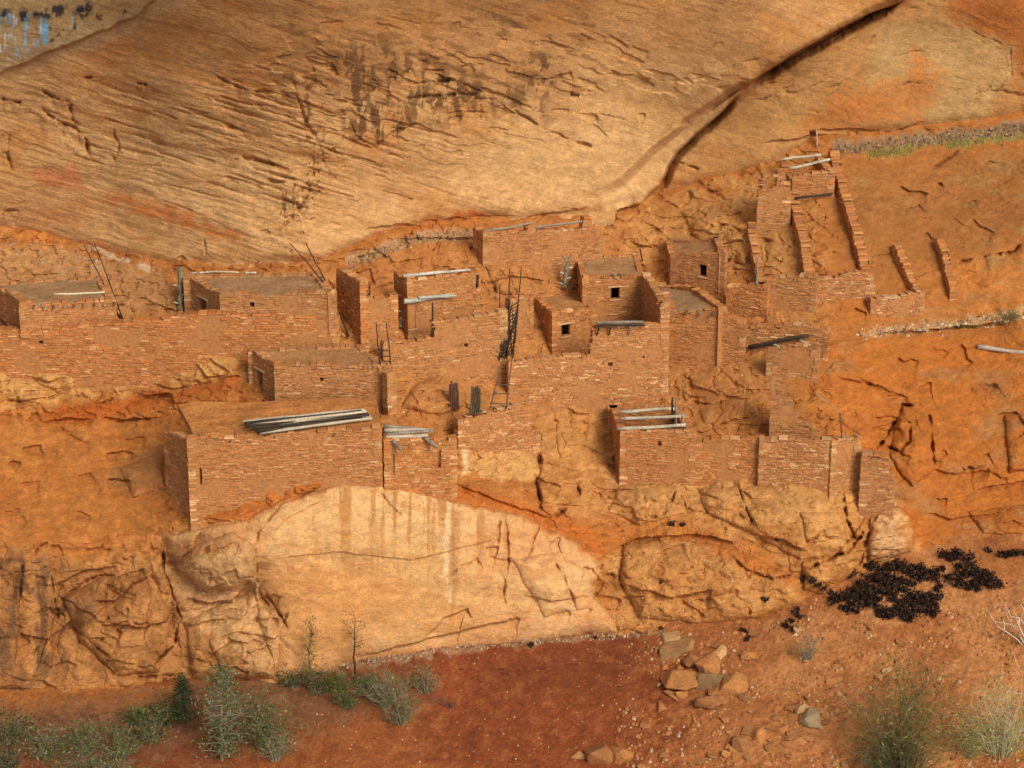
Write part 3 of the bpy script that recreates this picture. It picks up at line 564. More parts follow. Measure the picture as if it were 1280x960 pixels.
    for k, e in enumerate(ends):                                  # quoins on the two ends
        if not e: continue
        xe = 0.0 if k == 0 else L; sg = -1 if k == 0 else 1; z = Bz(xe)
        while z < Z(xe)-.05:
            h = rng.uniform(.08, .16); l = rng.uniform(.16, .42); o = sg*rng.uniform(.012, .04); a, b = sorted((xe+o, xe-sg*l)); z1 = min(z+h, Z(xe))-.012
            hit = any(b > o0 and a < o1 and z1 > q0 and z < q1 for (o0, o1, q0, q1) in opens)
            if not hit and z1-z > .03:
                d0 = .028+rng.uniform(-.008, .02); d1 = -th-.028-rng.uniform(0, .02)
                mb.hexa([E(a,z,d0), E(b,z,d0), E(b,z1,d0-.006), E(a,z1,d0-.006), E(a,z,d1), E(b,z,d1), E(b,z1,d1), E(a,z1,d1)], colr())
            z += h
    return mb
WOODP = (.48,.40,.28); WOODG = (.25,.20,.14); WOODD = (.055,.036,.024); WOODB = (.15,.09,.05)
def pole(a, b, r0, r1=None, c=WOODG, seed=0, bend=.02, n=7, mb=None):
    rng = random.Random(seed); mb = mb or MB(); a, b = np.asarray(a, float), np.asarray(b, float); L = np.linalg.norm(b-a); r1 = r0*.75 if r1 is None else r1
    ph = rng.uniform(0, 6); q = np.array([rng.gauss(0, 1) for _ in range(3)])*bend*L
    pts = [a+(b-a)*k/(n-1)+q*math.sin(PI*k/(n-1))*math.sin(ph+2.2*k/(n-1))+np.array([rng.gauss(0, .006) for _ in range(3)]) for k in range(n)]
    mb.tube(pts, [(r0+(r1-r0)*k/(n-1))*rng.uniform(.9, 1.1) for k in range(n)], c, 7, rng); return mb
def window_part(wl, o, parent, name='window', lintel=True, sill=True, seed=0, wood=False):
    """lining of an opening: jambs, lintel and sill slabs set a little proud of the opening"""
    rng = random.Random(seed); s0, s1, z0, z1 = o; mb = MB(); t = wl.th; c = tint(PAL[3], rng.uniform(.8, 1.0))
    jw = .03; q = [(s0+.002, z0+.002, s0+jw, z0+jw), (s1-.002, z0+.002, s1-jw, z0+jw), (s1-.002, z1-.002, s1-jw, z1-jw), (s0+.002, z1-.002, s0+jw, z1-jw)]; vs = []
    for d in (.012, -t+.03):
        vs += [wl.pt(x[0], x[1], d) for x in q]+[wl.pt(x[2], x[3], d) for x in q]
    fs = []
    for k in range(4):
        m = (k+1) % 4; fs += [(k, m, 4+m, 4+k), (8+m, 8+k, 12+k, 12+m), (4+k, 4+m, 12+m, 12+k), (m, k, 8+k, 8+m)]
    mb.add(vs, fs, tint(MORT, .9))
    w = mb.build(name, M['stone'], parent)
    if lintel:
        l = MB(); ex = rng.uniform(.08, .2)
        if wood:
            for k in range(3): pole(wl.pt(s0-ex, z1+.03, -.03-.11*k), wl.pt(s1+ex, z1+.03, -.03-.11*k), .035, .03, WOODG, seed+k, .0, mb=l)
            l.build('lintel', M['wood'], w)
        else:
            l.hexa([wl.pt(s0-ex,z1,.055), wl.pt(s1+ex,z1,.05), wl.pt(s1+ex,z1+.06,.045), wl.pt(s0-ex,z1+.065,.05), wl.pt(s0-ex,z1,-.2), wl.pt(s1+ex,z1,-.2), wl.pt(s1+ex,z1+.06,-.2), wl.pt(s0-ex,z1+.065,-.2)], (.54,.36,.19)); l.build('lintel', M['stone'], w)
    if sill:
        l = MB(); ex = .05
        l.hexa([wl.pt(s0-ex,z0-.05,.06), wl.pt(s1+ex,z0-.05,.06), wl.pt(s1+ex,z0,.055), wl.pt(s0-ex,z0,.06), wl.pt(s0-ex,z0-.05,-.25), wl.pt(s1+ex,z0-.05,-.25), wl.pt(s1+ex,z0,-.25), wl.pt(s0-ex,z0,-.25)], (.50,.32,.17)); l.build('sill', M['stone'], w)
    return w
# ------------------------------------------------------------------ the dwelling
def plane(Ab, Bb, dr=-.15, th=.36):
    a, b = T(*Ab, dr), T(*Bb, dr); return Wall(a[:2], b[:2], th), min(a[2], b[2])
def rects(wl, px):
    out = []
    for (u0, v0, u1, v1) in px:
        s0, _ = wl.px(u0, (v0+v1)/2); s1, _ = wl.px(u1, (v0+v1)/2); _, z1 = wl.px((u0+u1)/2, v0); _, z0 = wl.px((u0+u1)/2, v1); out.append((s0, s1, z0, z1))
    return out
def clip(top, L):
    top = sorted(top); return top
def fwall(label, Ab, Bb, top, opens=(), dr=-.15, th=.36, drop=.9, seed=0, name='stone_wall', cat='stone wall', parent=None, group=None, **kw):
    wl, zb = plane(Ab, Bb, dr, th); tp = sorted(wl.px(u, v) for u, v in top); op = rects(wl, opens)
    mb = masonry(wl, tp, zb-drop, op, seed, **kw); o = mb.build(name, M['stone'], parent)
    if parent is None: tag(o, label, cat, group, 'thing')
    wl.op = op; wl.top = tp; return wl, o
def hill_wall(label, path, h, seed, th=.34, h_end=None, group=None):
    """a wall climbing the slope along a pixel path; its foot follows the rock, its top stands h above it"""
    pts = []
    for (u0, v0), (u1, v1) in zip(path[:-1], path[1:]):
        for k in range(8): pts.append(T(u0+(u1-u0)*k/8, v0+(v1-v0)*k/8))
    pts.append(T(*path[-1])); pts = np.array(pts); wl = Wall(pts[0][:2], pts[-1][:2], th)
    s = (pts[:, :2]-wl.A)@wl.d; o = np.argsort(s); s = s[o]; z = pts[o, 2]; hh = np.linspace(h, h if h_end is None else h_end, len(s))
    st = np.linspace(0, wl.L, max(4, int(wl.L/.22))); zz = np.interp(st, s, z); hz = np.interp(st, s, hh)
    top = []; 
    for a, b, q in zip(st[:-1], st[1:], zz[1:]+hz[1:]): top += [(a+1e-3, q), (b-1e-3, q)]
    mb = masonry(wl, top, [(a, q-.9) for a, q in zip(st, zz)], (), seed, rag=.03, mud=.3)
    return tag(mb.build('stone_wall', M['stone']), label, 'stone wall', group, 'thing')
def roof_slab(poly, parent, seed=0, c=(.36,.19,.08), th=.2, name='roof', sag=.05):
    """earth roof: a lumpy sheet between four corners (FL, FR, BR, BL) with real thickness"""
    n = 14; p = [np.asarray(q, float) for q in poly]; mb = MB(); vs = []; cs = []
    for low in (0, 1):
        for j in range(n+1):
            for i in range(n+1):
                a, b = i/n, j/n; q = (p[0]*(1-a)+p[1]*a)*(1-b)+(p[3]*(1-a)+p[2]*a)*b; q = q.copy()
                ns = float(fbm(np.array([q[0]*.9]), np.array([q[1]*.9]), seed+200, 3)[0])
                q[2] += (-th if low else sag*1.6*ns-sag*.6*math.sin(PI*a)*math.sin(PI*b)); vs.append(q); cs.append(tint(c, 1+.35*ns))
    N = (n+1)**2; I = lambda i, j, k: k*N+j*(n+1)+i
    fs = [(I(i,j,0), I(i+1,j,0), I(i+1,j+1,0), I(i,j+1,0)) for i in range(n) for j in range(n)]+[(I(i,j,1), I(i,j+1,1), I(i+1,j+1,1), I(i+1,j,1)) for i in range(n) for j in range(n)]
    for i in range(n): fs += [(I(i,0,0), I(i,0,1), I(i+1,0,1), I(i+1,0,0)), (I(i,n,0), I(i+1,n,0), I(i+1,n,1), I(i,n,1)), (I(0,i,0), I(0,i+1,0), I(0,i+1,1), I(0,i,1)), (I(n,i,0), I(n,i,1), I(n,i+1,1), I(n,i+1,0))]
    mb.add(vs, fs, cs); return mb.build(name, M['dirt'], parent)
def room(label, FLb, FRb, FL, FR, BL=None, BR=None, top=None, win=(), holes=(), ldoor=(), beams=(), roof=True, rcol=(.36,.19,.08), dr=-.15, drop=.9, seed=0, th=.36, wood=False, group=None, back=False, right=True, lmud=.3, rz=-.05, rough_left=None, **kw):
    wl, zb = plane(FLb, FRb, dr, th); tp = sorted(wl.px(u, v) for u, v in (top or [FL, FR])); zb -= drop
    sL, zL = wl.px(*FL); sR, zR = wl.px(*FR)
    fl, fr = wl.pt(sL, zL), wl.pt(sR, zR)
    root = empty('stone_room', (fl[0], fl[1], zb)); tag(root, label, 'room', group, 'thing')
    wop = rects(wl, win); hop = rects(wl, holes)
    masonry(wl, tp, zb, wop+hop, seed, back=False, **kw).build('wall', M['stone'], root)
    for k, o in enumerate(wop): window_part(wl, o, root, seed=seed+k, wood=wood)
    if BL:
        bl = at_z(*BL, zL) if len(BL) == 2 else at_y(BL[0], BL[1], fl[1]+BL[2]); br = at_z(*BR, zR) if BR else fr+(bl-fl)
        lw = Wall(bl[:2], fl[:2]+(bl[:2]-fl[:2])*.02, th); lop = rects(lw, ldoor)
        masonry(lw, rough_left(lw) if rough_left else [(0, bl[2]), (lw.L, zL)], zb, lop, seed+50, back=False, mud=lmud, ends=(True, False)).build('wall', M['stone'], root)
        for k, o in enumerate(lop): window_part(lw, o, root, name='doorway', seed=seed+9+k, sill=False)
        if right:
            rw = Wall(fr[:2]+(br[:2]-fr[:2])*.02, br[:2], th); masonry(rw, [(0, zR), (rw.L, zR)], zb, (), seed+60, back=False, mud=.3, ends=(False, True)).build('wall', M['stone'], root)
            bw = Wall(br[:2], bl[:2], th); masonry(bw, [(0, zR), (bw.L, zL)], zb, (), seed+70, back=True, mud=.3).build('wall', M['stone'], root)
        if roof:
            c = (fl+fr+bl+br)/4; ins = lambda q: q+(c-q)*.06+np.array([0, 0, rz]); roof_slab([ins(fl), ins(fr), ins(br), ins(bl)], root, seed, rcol)
    for k, (u, v, r, ln) in enumerate(beams):
        s, z = wl.px(u, v); pole(wl.pt(s, z, -.4), wl.pt(s, z+.01, ln), r, r*.95, WOODG if k % 2 else WOODB, seed+k, 0).build('beam', M['wood'], root)
    settle(root); wl.root = root; return wl
def log(label, a, b, r0, r1=None, c=WOODP, seed=0, group=None, name='pole', cat='wooden pole', bend=.02):
    return tag(pole(a, b, r0, r1, c, seed, bend).build(name, M['wood'], smooth=True), label, cat, group)
# --- left terrace
W0, _ = fwall('long retaining wall of small rubble stones under the two leftmost flat-roofed rooms', (-70,470), (424,438), [(-70,414),(30,412),(145,404),(228,393),(278,391),(345,394),(424,398)], holes:=[(48,426,54,430)], seed=1, drop=1.2, th=.5, big=1.05, red=.2)
r1 = room('flat-roofed room at the far left edge with a row of roof beam ends', (30,468), (145,456), (30,379), (145,375), BL=(-8,353), BR=(128,345), dr=-.24, drop=-1.75, seed=2, rcol=(.34,.20,.095), beams=[(42+12.6*k, 384-.6*k, .06, .17+.03*(k % 3)) for k in range(9)], lmud=.2)
r2 = room('long flat-roofed room with a doorway in its shaded side above the retaining wall', (278,438), (420,437), (278,368), (420,365), BL=(232,344), BR=(398,340), dr=-.24, drop=-1.0, seed=3, ldoor=[(249,373,258,391)], rcol=(.35,.20,.095), holes=[(312,378,318,384)], lmud=.5)
# --- middle left
r3 = room('square flat-roofed room with a barred doorway in its shaded wall above the pole-heaped one', (345,513), (484,515), (345,455), (484,456), BL=(310,436), BR=(452,430), seed=4, ldoor=[(321,463,329,490)], holes=[(400,472,404,477)], beams=[(455+6*k, 459, .035, .12) for k in range(5)], rcol=(.40,.20,.08), lmud=.15)
w4 = fwall('tall shaded end wall of the open ruined room left of the middle', (420,470), (452,440), [(420,335),(452,352)], seed=5, mud=.25, drop=.4) if False else None
r4 = room('open ruined room with a tall dark side wall and low mud-plastered front', (452,436), (498,438), (452,352), (498,369), BL=(421,335), top=[(452,352),(457,353),(458,364),(466,371),(498,368)], seed=6, roof=False, right=False, mud=.75, lmud=.35, drop=.5)
r5 = room('roofless room with a doorway and a long pale beam across its front wall', (510,424), (600,412), (510,347), (600,341), BL=(493,338), seed=7, roof=False, right=False, win=[(511,378,520,411)], drop=.3, mud=.15, wood=True, red=.6)
b5 = MB(); 
for k, (u0, v0, u1, v1, r) in enumerate([(503,376,560,369,.10),(520,371,566,368,.075)]):
    s0, z0 = r5.px(u0, v0); s1, z1 = r5.px(u1, v1); pole(r5.pt(s0, z0, .12+.1*k), r5.pt(s1, z1, .12+.1*k), r, r*.9, (.40,.38,.30), 70+k, .01, mb=b5)
ob = b5.build('beam', M['wood'], r5.root); ob.location = -r5.root.location
W6, _ = fwall('stepped terrace wall of small stones below the roofless room with the pale beam', (480,468), (634,474), [(480,428),(500,426),(543,421),(544,402),(590,397),(622,387),(634,387)], [(580,429,585,434)], seed=8, red=.2)
r7 = room('high back wall under the cliff carrying two dark beams between stub pillars', (604,330), (752,345), (604,290), (752,300), BL=(592,284), top=[(604,290),(659,288),(660,280),(669,279),(670,289),(728,286),(729,272),(740,272),(741,284),(752,300)], seed=9, roof=False, right=False, drop=1.0, red=.3)
r8 = room('stone house with one small black window above the dark balcony beam', (728,404), (804,406), (728,346), (804,345), BL=(720,320), BR=(797,318), th=.2, seed=10, win=[(763,359,775,374)], rcol=(.36,.20,.09), drop=.6, beams=[(752,345.5,.04,.1),(768,346,.05,.12),(776,346,.05,.1)])
r9 = room('small stone house with one black window beside the empty courtyard', (690,441), (745,436), (690,389), (745,387), BL=(664,370), BR=(722,363), th=.2, seed=11, win=[(701,405,713,420)], rcol=(.40,.19,.07), drop=.5, lmud=.6)
W10, o10 = fwall('broad retaining wall in the centre with two tiny holes and a raised right end', (636,491), (834,492), [(636,452),(690,447),(738,441),(741,412),(746,406),(825,405),(826,378),(834,377)], [(760,453,766,458),(803,445,806,448)], seed=12, dr=-.2, pale=.1)
a_ = W10.pt(W10.px(829, 400)[0], 0, -.3); zt = W10.px(833, 378)[1]; b_ = at_z(803, 340, zt+.25)
wr_ = Wall(b_[:2], a_[:2], .3); tag(masonry(wr_, [(0, zt+.25), (wr_.L*.35, zt+.2), (wr_.L*.36, zt+.02), (wr_.L*.7, zt), (wr_.L*.71, zt-.15), (wr_.L, zt-.1)], zt-3.2, (), 13, mud=.6).build('stone_wall', M['stone']), 'shaded side wall running back from the raised right end of the central wall', 'stone wall', None, 'thing')
# balcony beam in front of the house
bal = empty('balcony', W10.pt(W10.px(774, 405)[0], W10.px(774, 405)[1])); tag(bal, 'dark timber balcony beam on stub posts under the house with one window', 'balcony')
mb = MB(); s0, z0 = W10.px(745, 405); s1, z1 = W10.px(803, 404); pole(W10.pt(s0, z0, .25), W10.pt(s1, z1, .25), .075, .06, WOODD, 80, .01, mb=mb); mb.build('beam', M['wood'], bal)
mb = MB(); pole(W10.pt(s0, z0+.10, .12), W10.pt(s1, z1+.10, .12), .06, .05, WOODG, 81, .01, mb=mb); mb.build('rail', M['wood'], bal)
for k, u in enumerate((746, 761, 786)):
    s, z = W10.px(u, 406); mb = MB(); pole(W10.pt(s, z-.03, .3), W10.pt(s, z-.46, .08), .045, .04, WOODD if k < 2 else WOODG, 82+k, 0, mb=mb); mb.build('post', M['wood'], bal)
settle(bal)
fwall('smooth plastered back wall of the empty courtyard left of the small house', (638,436), (666,430), [(638,374),(652,370),(666,371)], seed=40, mud=.8, dr=.3)
# --- right half
r11 = room('stone house with a brown window on the terrace right of the raised wall end', (838,358), (905,366), (838,318), (905,314), BL=(832,300), th=.22, seed=14, win=[(873,330,884,346)], roof=True, rz=-.12, right=True, wood=True, drop=.8, red=.35)  # low roof added only so that the window reads dark
r11b = room('room with a flat grey roof and stub beams below the house with the brown window', (835,448), (929,452), (835,389), (908,384), BL=(822,353), BR=(872,358), top=[(835,389),(908,384),(909,397),(929,400)], seed=15, dr=-.2, rcol=(.36,.22,.11), beams=[(858,390,.06,.2),(876,391,.07,.22),(892,391,.07,.3)])
W12, _ = fwall('low front wall of the open room with a slender upright post', (908,388), (958,394), [(908,358),(958,356)], seed=16, red=.3)
hill_wall('narrow wall climbing from the open room with the slender post towards the cliff', [(957,372),(950,330),(943,290)], .5, 17)
Wa, _ = fwall('low stone wall between the two climbing walls, left part with earth piled behind', (961,388), (1019,388), [(961,346),(1019,344)], seed=18, red=.5, mud=.2)
Wb, _ = fwall('low pale-flecked stone wall closing the foot of the strip between the tall climbing walls', (1020,374), (1090,372), [(1020,348),(1060,341),(1090,340)], seed=19, pale=.15, mud=.15)
hill_wall('left of the two tall walls climbing the bare slope up to the cliff', [(1020,372),(1010,325),(1002,280),(993,240),(986,218)], .58, 20, th=.42)
hill_wall('right of the two tall walls climbing the bare slope up to the cliff', [(1092,376),(1078,330),(1066,285),(1056,240),(1046,202)], .58, 21, th=.42)
r13 = room('highest room under the cliff between the tops of the climbing walls, roofed with bare poles', (990,252), (1042,246), (988,222), (1042,211), BL=(975,202), BR=(1026,192), seed=22, roof=False, dr=-.1, drop=.6, red=.3)
W13, _ = fwall('small wall with a narrow dark doorway beside the highest room', (946,289), (987,281), [(946,250),(958,244),(959,208),(976,206),(987,240)], [(966,213,971,233)], seed=23, drop=.5)
Wc, _ = fwall('low wall at the foot of the short climbing wall on the right slope', (1088,390), (1154,390), [(1088,373),(1120,371),(1152,362)], seed=24, pale=.15)
hill_wall('short wall climbing the right slope above the low pale-flecked corner', [(1154,386),(1141,345),(1123,316)], .5, 25)
hill_wall('shortest climbing wall, standing alone farthest right on the slope', [(1196,374),(1187,340),(1178,310)], .5, 26)
Wd, _ = fwall('ruined wall above the fallen dark beam, right of the room with stub beams', (930,436), (1034,446), [(930,413),(950,406),(1000,405),(1034,412)], seed=27, red=.3, pale=.1)
We, _ = fwall('lower ruined wall just under the fallen dark beam', (958,466), (1022,474), [(958,438),(985,434),(1010,429),(1022,437)], seed=28, dr=-.3, mud=.2)
Wf, _ = fwall('tapering broken wall fragment sloping down to the right above the long lower wall', (962,546), (1020,548), [(962,452),(976,462),(981,492),(992,508),(1004,524),(1018,541)], seed=29, mud=.3, rag=.12, dr=-.2)
r19 = room('lower right room with bare roof poles laid across between posts', (775,603), (868,602), (775,538), (868,537), BL=(762,506), BR=(852,506), seed=30, holes=[(822,551,827,558)], roof=False, dr=-.2, pale=.05)
Wg, _ = fwall('lower wall of mixed stones joining the pole-roofed room to the pale wall', (869,604), (948,601), [(869,554),(905,547),(948,549)], seed=31, pale=.1, dr=-.1)
Wh, _ = fwall('pale well-laid lower wall with many light stones', (948,604), (1036,610), [(948,546),(1000,549),(1036,550)], seed=32, pale=.3, dr=-.25)
Wi, _ = fwall('darker end wall turning the corner right of the pale lower wall', (1037,614), (1073,606), [(1037,552),(1073,544)], seed=33, mud=.3, dr=-.2)
Wj, _ = fwall('crumbling stub wall at the right end of the lower walls, above the split boulders', (1074,632), (1116,644), [(1074,569),(1104,563),(1112,582),(1116,604)], seed=34, rag=.15, dr=-.2)
# --- lower left
r24 = room('largest front room with a dark end wall and poles heaped on its roof', (239,654), (478,606), (240,547), (478,533), BL=(205,540,2.3), BR=(466,502), seed=35, holes=[(249.5,585,252.5,606)], roof=False, right=False, dr=-.2, drop=.5, pale=.08, lmud=.15, beams=[(288,551,.05,.1),(345,545,.05,.1),(418,543,.06,.12)])
z24 = r24.px(300, 543)[1]; q24 = [r24.pt(r24.px(243,546)[0], z24-.05, -.2), r24.pt(r24.px(478,533)[0], r24.px(478,533)[1]-.05, -.2), at_z(470,497,z24+.35), at_z(222,505,z24+.45)]
rr = roof_slab(q24, r24.root, 35, (.42,.165,.045), th=.3, sag=.12); rr.location = -r24.root.location
r25 = room('front room with two upright slits and pale poles fallen over its open top', (481,606), (571,626), (481,549), (571,546), BL=(476,520), seed=36, holes=[(489.5,568,493,592),(547,562,551,585)], roof=False, right=False, dr=-.32, pale=.15, drop=.5)
W26, _ = fwall('rubble retaining wall with a crumbling right end below the short ladder', (573,556), (675,576), [(573,524),(600,515),(650,505),(663,520),(675,542)], seed=37, pale=.1, rag=.12, dr=-.25)
W27, _ = fwall('narrow plastered pillar at the corner of the square flat-roofed room', (485,522), (495,522), [(485,466),(495,467)], seed=38, mud=.7, dr=-.3, name='stone_pillar', cat='pillar')
# ------------------------------------------------------------------ ladders, poles and posts
def HIT(u, v, lift=0.0):
    bpy.context.view_layer.update(); d = Vector([float(x) for x in rdir(u, v)]).normalized()
    ok, loc, nrm, *_ = S.ray_cast(bpy.context.evaluated_depsgraph_get(), Vector([float(x) for x in CAM]), d)
    return (np.array(loc)-np.array(d)*lift) if ok else T(u, v, -lift)
def onp(wl, u, v, dep):
    A = wl.A+wl.n*dep; r = rdir(u, v); t = ((A-CAM[:2])@wl.n)/(r[0]*wl.n[0]+r[1]*wl.n[1]); return CAM+r*t
def ladder(label, rails, rungs, lean, r=.032, c=WOODD, seed=0, group='ladders of the dwelling', lift=.08, brush=0):
    b = [HIT(*x[0], lift) for x in rails]; y = min(p[1] for p in b); b = [at_y(*x[0], y) for x in rails]; t = [at_y(*x[1], y+lean) for x in rails]
    root = empty('ladder', (b[0]+b[-1])/2); tag(root, label, 'ladder', group)
    for k in range(len(rails)): pole(b[k], t[k], r, r*.7, c, seed+k, .012).build('rail', M['wood'], root, True)
    for k, q in enumerate(rungs):
        e = (b[-1]-b[0])*.12; p0, p1 = b[0]+(t[0]-b[0])*q-e, b[-1]+(t[-1]-b[-1])*q+e
        pole(p0, p1, r*.75, r*.7, c, seed+20+k, .01, 4).build('rung', M['wood'], root, True)
    if brush:
        rng = random.Random(seed); mb = MB()
        for k in range(brush):
            a, q0 = rng.random(), rng.uniform(0, .40); q1 = min(.72, q0+rng.uniform(.15, .4)); a1 = min(1, max(0, a+rng.gauss(0, .35)))
            f = lambda a, q: b[0]+(t[0]-b[0])*q+(b[-1]+(t[-1]-b[-1])*q-b[0]-(t[0]-b[0])*q)*a-np.array([0, rng.uniform(.02, .15), 0])
            pole(f(a, q0), f(a1, q1), .026, .018, WOODD, seed+k, .03, 5, mb)
        mb.build('lashed_sticks', M['wood'], root, True)
    settle(root); return root
ladder('two thin dark ladder rails leaning above the far left roof with beam ends', [((150,398),(105,306)), ((153,397),(118,305))], [.05,.12], .6, seed=1)
ladder('two thin rails crossing at the right end of the long flat roof', [((404,352),(362,304)), ((407,351),(382,304))], [.1], .3, seed=2)
ladder('short rung ladder rising past the stepped terrace wall left of the middle', [((475,455),(470,403)), ((488,456),(483,403))], [.08,.2,.34], .5, seed=3)
ladder('tall dark ladder thick with lashed sticks in the middle of the dwelling', [((624,450),(625,356)), ((633,449),(637,336)), ((641,447),(652,334))], [.04+.042*k for k in range(15)], .9, r=.036, seed=4, brush=46)
ladder('lower rung ladder leaning on the wall under the tall stick-covered one', [((613,510),(628,450)), ((633,511),(640,448))], [.1,.3,.48], .45, r=.035, c=WOODB, seed=5)
def notched(label, b, t, r, seed, fork=False):
    rng = random.Random(seed); root = empty('notched_log', b); tag(root, label, 'log ladder', 'notched log ladders'); b, t = np.asarray(b), np.asarray(t); mb = MB(); n = 17
    pts = [b+(t-b)*k/(n-1)+np.array([rng.gauss(0, .01), 0, 0]) for k in range(n)]
    mb.tube(pts, [r*(1.0 if k % 4 in (0, 1) else .72)*rng.uniform(.9, 1.1)*(1.1-.35*k/n) for k in range(n)], (.21,.165,.10), 8, rng); mb.build('trunk', M['wood'], root, True)
    for k in range(4):
        p = b+(t-b)*(.15+.2*k); s = 1 if k % 2 else -1; m2 = MB(); pole(p, p+np.array([s*r*1.9, -.05, .10]), .045, .03, (.5,.48,.40), seed+k, 0, 4, m2); m2.build('step', M['wood'], root, True)
    if fork:
        for s in (-1, 1): pole(t, t+np.array([s*.22, 0, .34]), .06, .04, WOODG, seed+7+s, .02, 5).build('fork', M['wood'], root, True)
    settle(root)
p = HIT(226,388,.1); notched('dark weathered notched log standing at the shaded corner of the long flat-roofed room', p, at_y(225,334,p[1]+.25), .17, 11)
p = HIT(705,360,.1); notched('pale forked notched log leaning on the high back wall', p, at_y(709,328,p[1]+.15), .15, 12, True)
p = HIT(500,409,.1); notched('grey notched log leaning beside the small doorway of the roofless room', p, at_y(506,375,p[1]+.2), .13, 13)
def lay_log(label, a, b, r, c=WOODP, seed=0, group=None, lift=None, **k):
    lf = r if lift is None else lift; return log(label, HIT(*a, lf), HIT(*b, lf), r, r*.8, c, seed, group, **k)
lay_log('pale straight pole lying along the front of the far left roof', (67,368), (131,365), .06, (.6,.5,.32), 1)
lay_log('long pale pole along the back of the long flat roof behind the retaining wall', (238,341), (298,341), .055, (.6,.5,.34), 2)
lay_log('short pale stick at the back right of the same long flat roof', (306,341), (320,341), .055, (.66,.60,.42), 3)
log('bare grey branch lying along the wall top of the roofless room', onp(r5,504,345,-.1), onp(r5,588,337,-.15), .085, .06, (.50,.46,.37), 4, cat='branch', name='branch', bend=.012)
log('left of the two dark beams bridging the stub pillars of the high back wall', onp(r7,605,288,-.12), onp(r7,663,279,-.12), .07, .06, WOODG, 5, 'beams on the high back wall', name='beam', cat='beam')
log('right and longer of the two dark beams bridging the stub pillars of the high back wall', onp(r7,666,285,-.12), onp(r7,732,276,-.12), .07, .06, WOODG, 6, 'beams on the high back wall', name='beam', cat='beam')
log('upper bare pole across the highest room under the cliff', onp(r13,975,200,-1.3), onp(r13,1026,193,-1.3), .085, .07, WOODP, 7, 'poles over the highest room')
log('lower bare pole across the highest room under the cliff', onp(r13,986,211,-.5), onp(r13,1038,199,-.5), .085, .07, WOODP, 8, 'poles over the highest room')
lay_log('dark pole lying across the strip between the tall climbing walls', (994,248), (1041,242), .07, WOODD, 9)
lay_log('long bleached dead log lying on the bare slope at the right edge', (1222,433), (1296,443), .12, (.45,.36,.27), 10, name='dead_log', cat='log')
log('dark fallen beam between the two ruined walls right of the stub-beam room', onp(Wd,936,434,.2), onp(Wd,1011,420,.2), .11, .07, WOODD, 11, name='beam', cat='beam')
for k, (a, b, t_) in enumerate([((966,429),(978,437),'left'), ((999,425),(1013,432),'right')]):
    log('%s short stub jutting from under the dark fallen beam' % t_, onp(Wd,*a,.1), onp(Wd,*b,.6), .06, .05, WOODP, 30+k, 'stubs under the fallen beam', name='stub', cat='wooden stub', bend=0)
lay_log('dead forked stick leaning down to the lower wall at the right', (1018,492), (1051,516), .05, (.33,.22,.12), 12, lift=.1, name='dead_branch', cat='branch')
def post(label, b, t, r=.05, c=WOODD, seed=0, lift=.08, lean=.05, name='post', cat='post'):
    p = HIT(*b, lift); return log(label, p, at_y(*t, p[1]+lean), r, r*.85, c, seed, None, name, cat, .008)
post('thin post standing on the lower wall below the dead forked stick', (1052,547), (1050,516), .04, WOODB, 1)
post('slender upright post in the open room under the climbing wall', (946,357), (947,322), .055, WOODG, 2)
post('short dark post by the mud-plastered front of the open ruined room', (462,369), (462,355), .04, WOODD, 3)
post('upright dark post right of the doorway of the roofless room', (540,421), (541,378), .05, WOODD, 4)
post('stubby dark post at the foot of the high back wall', (597,359), (597,344), .07, WOODD, 5)
def slabs(label, b, t, wpx, c, seed):
    rng = random.Random(seed); p = HIT(*b, .15); mb = MB(); n = 5
    for k in range(n):
        u = (k/(n-1)-.5)*wpx; q0, q1 = at_y(b[0]+u, b[1], p[1]+rng.uniform(-.05, .05)), at_y(t[0]+u*.8, t[1]+rng.uniform(-1, 3), p[1]+.15); pole(q0, q1, .06, .045, tint(c, rng.uniform(.7, 1.3)), seed+k, .004, 6, mb)
    return tag(mb.build('door_timber', M['wood']), label, 'timber', None, 'thing')
slabs('dark reddish split timbers standing in the middle court below the stepped wall', (567,512), (567,478), 11, (.11,.05,.03), 6)
slabs('dull grey-brown slab of split wood standing in the middle court near the lower ladder', (594,517), (595,483), 11, (.105,.075,.04), 7)
post('pole leaning against the tall dark wall of the open ruined room', (436,421), (424,390), .05, WOODD, 8, lean=.2)
post('short dark stake on the wall top right of the house with one window', (803,326), (800,311), .04, WOODD, 9)
post('pale stub post beside the dark niche above the highest room', (1021,183), (1021,163), .04, (.5,.36,.25), 10)
for k in range(9):                                   # the heap on the big front room
    q = k/8; rng = random.Random(40+k); a = (302+20*q+rng.uniform(-4, 8), 527+14.5*q); b = (456+9*q-rng.uniform(-2, 30)*(k % 3 == 1), 512+11*q)
    h = .10+.05*(k % 2); lab = ['rearmost pole heaped on the earth roof of the largest front room', None, None, None, None, None, None, None, 'frontmost pole heaped on the earth roof of the largest front room'][k] or ('added dark gap-shading' if k % 2 else 'pale weathered')+' pole inside the heap on the largest front room'
    a3 = r24.pt(r24.px(*a)[0], z24, 0); z_ = z24+.25-.2*q; log(lab, at_z(*a, z_+.05+.09*(k % 2)), at_z(*b, z_+.12+.07*(k % 3)),   .06 if k % 2 else .07, .055, [WOODP, WOODD, (.50,.42,.29), WOODD][k % 4], 40+k, 'poles heaped on the largest front room', bend=.008)  # near-black poles stand in for the shaded gaps between the pale ones
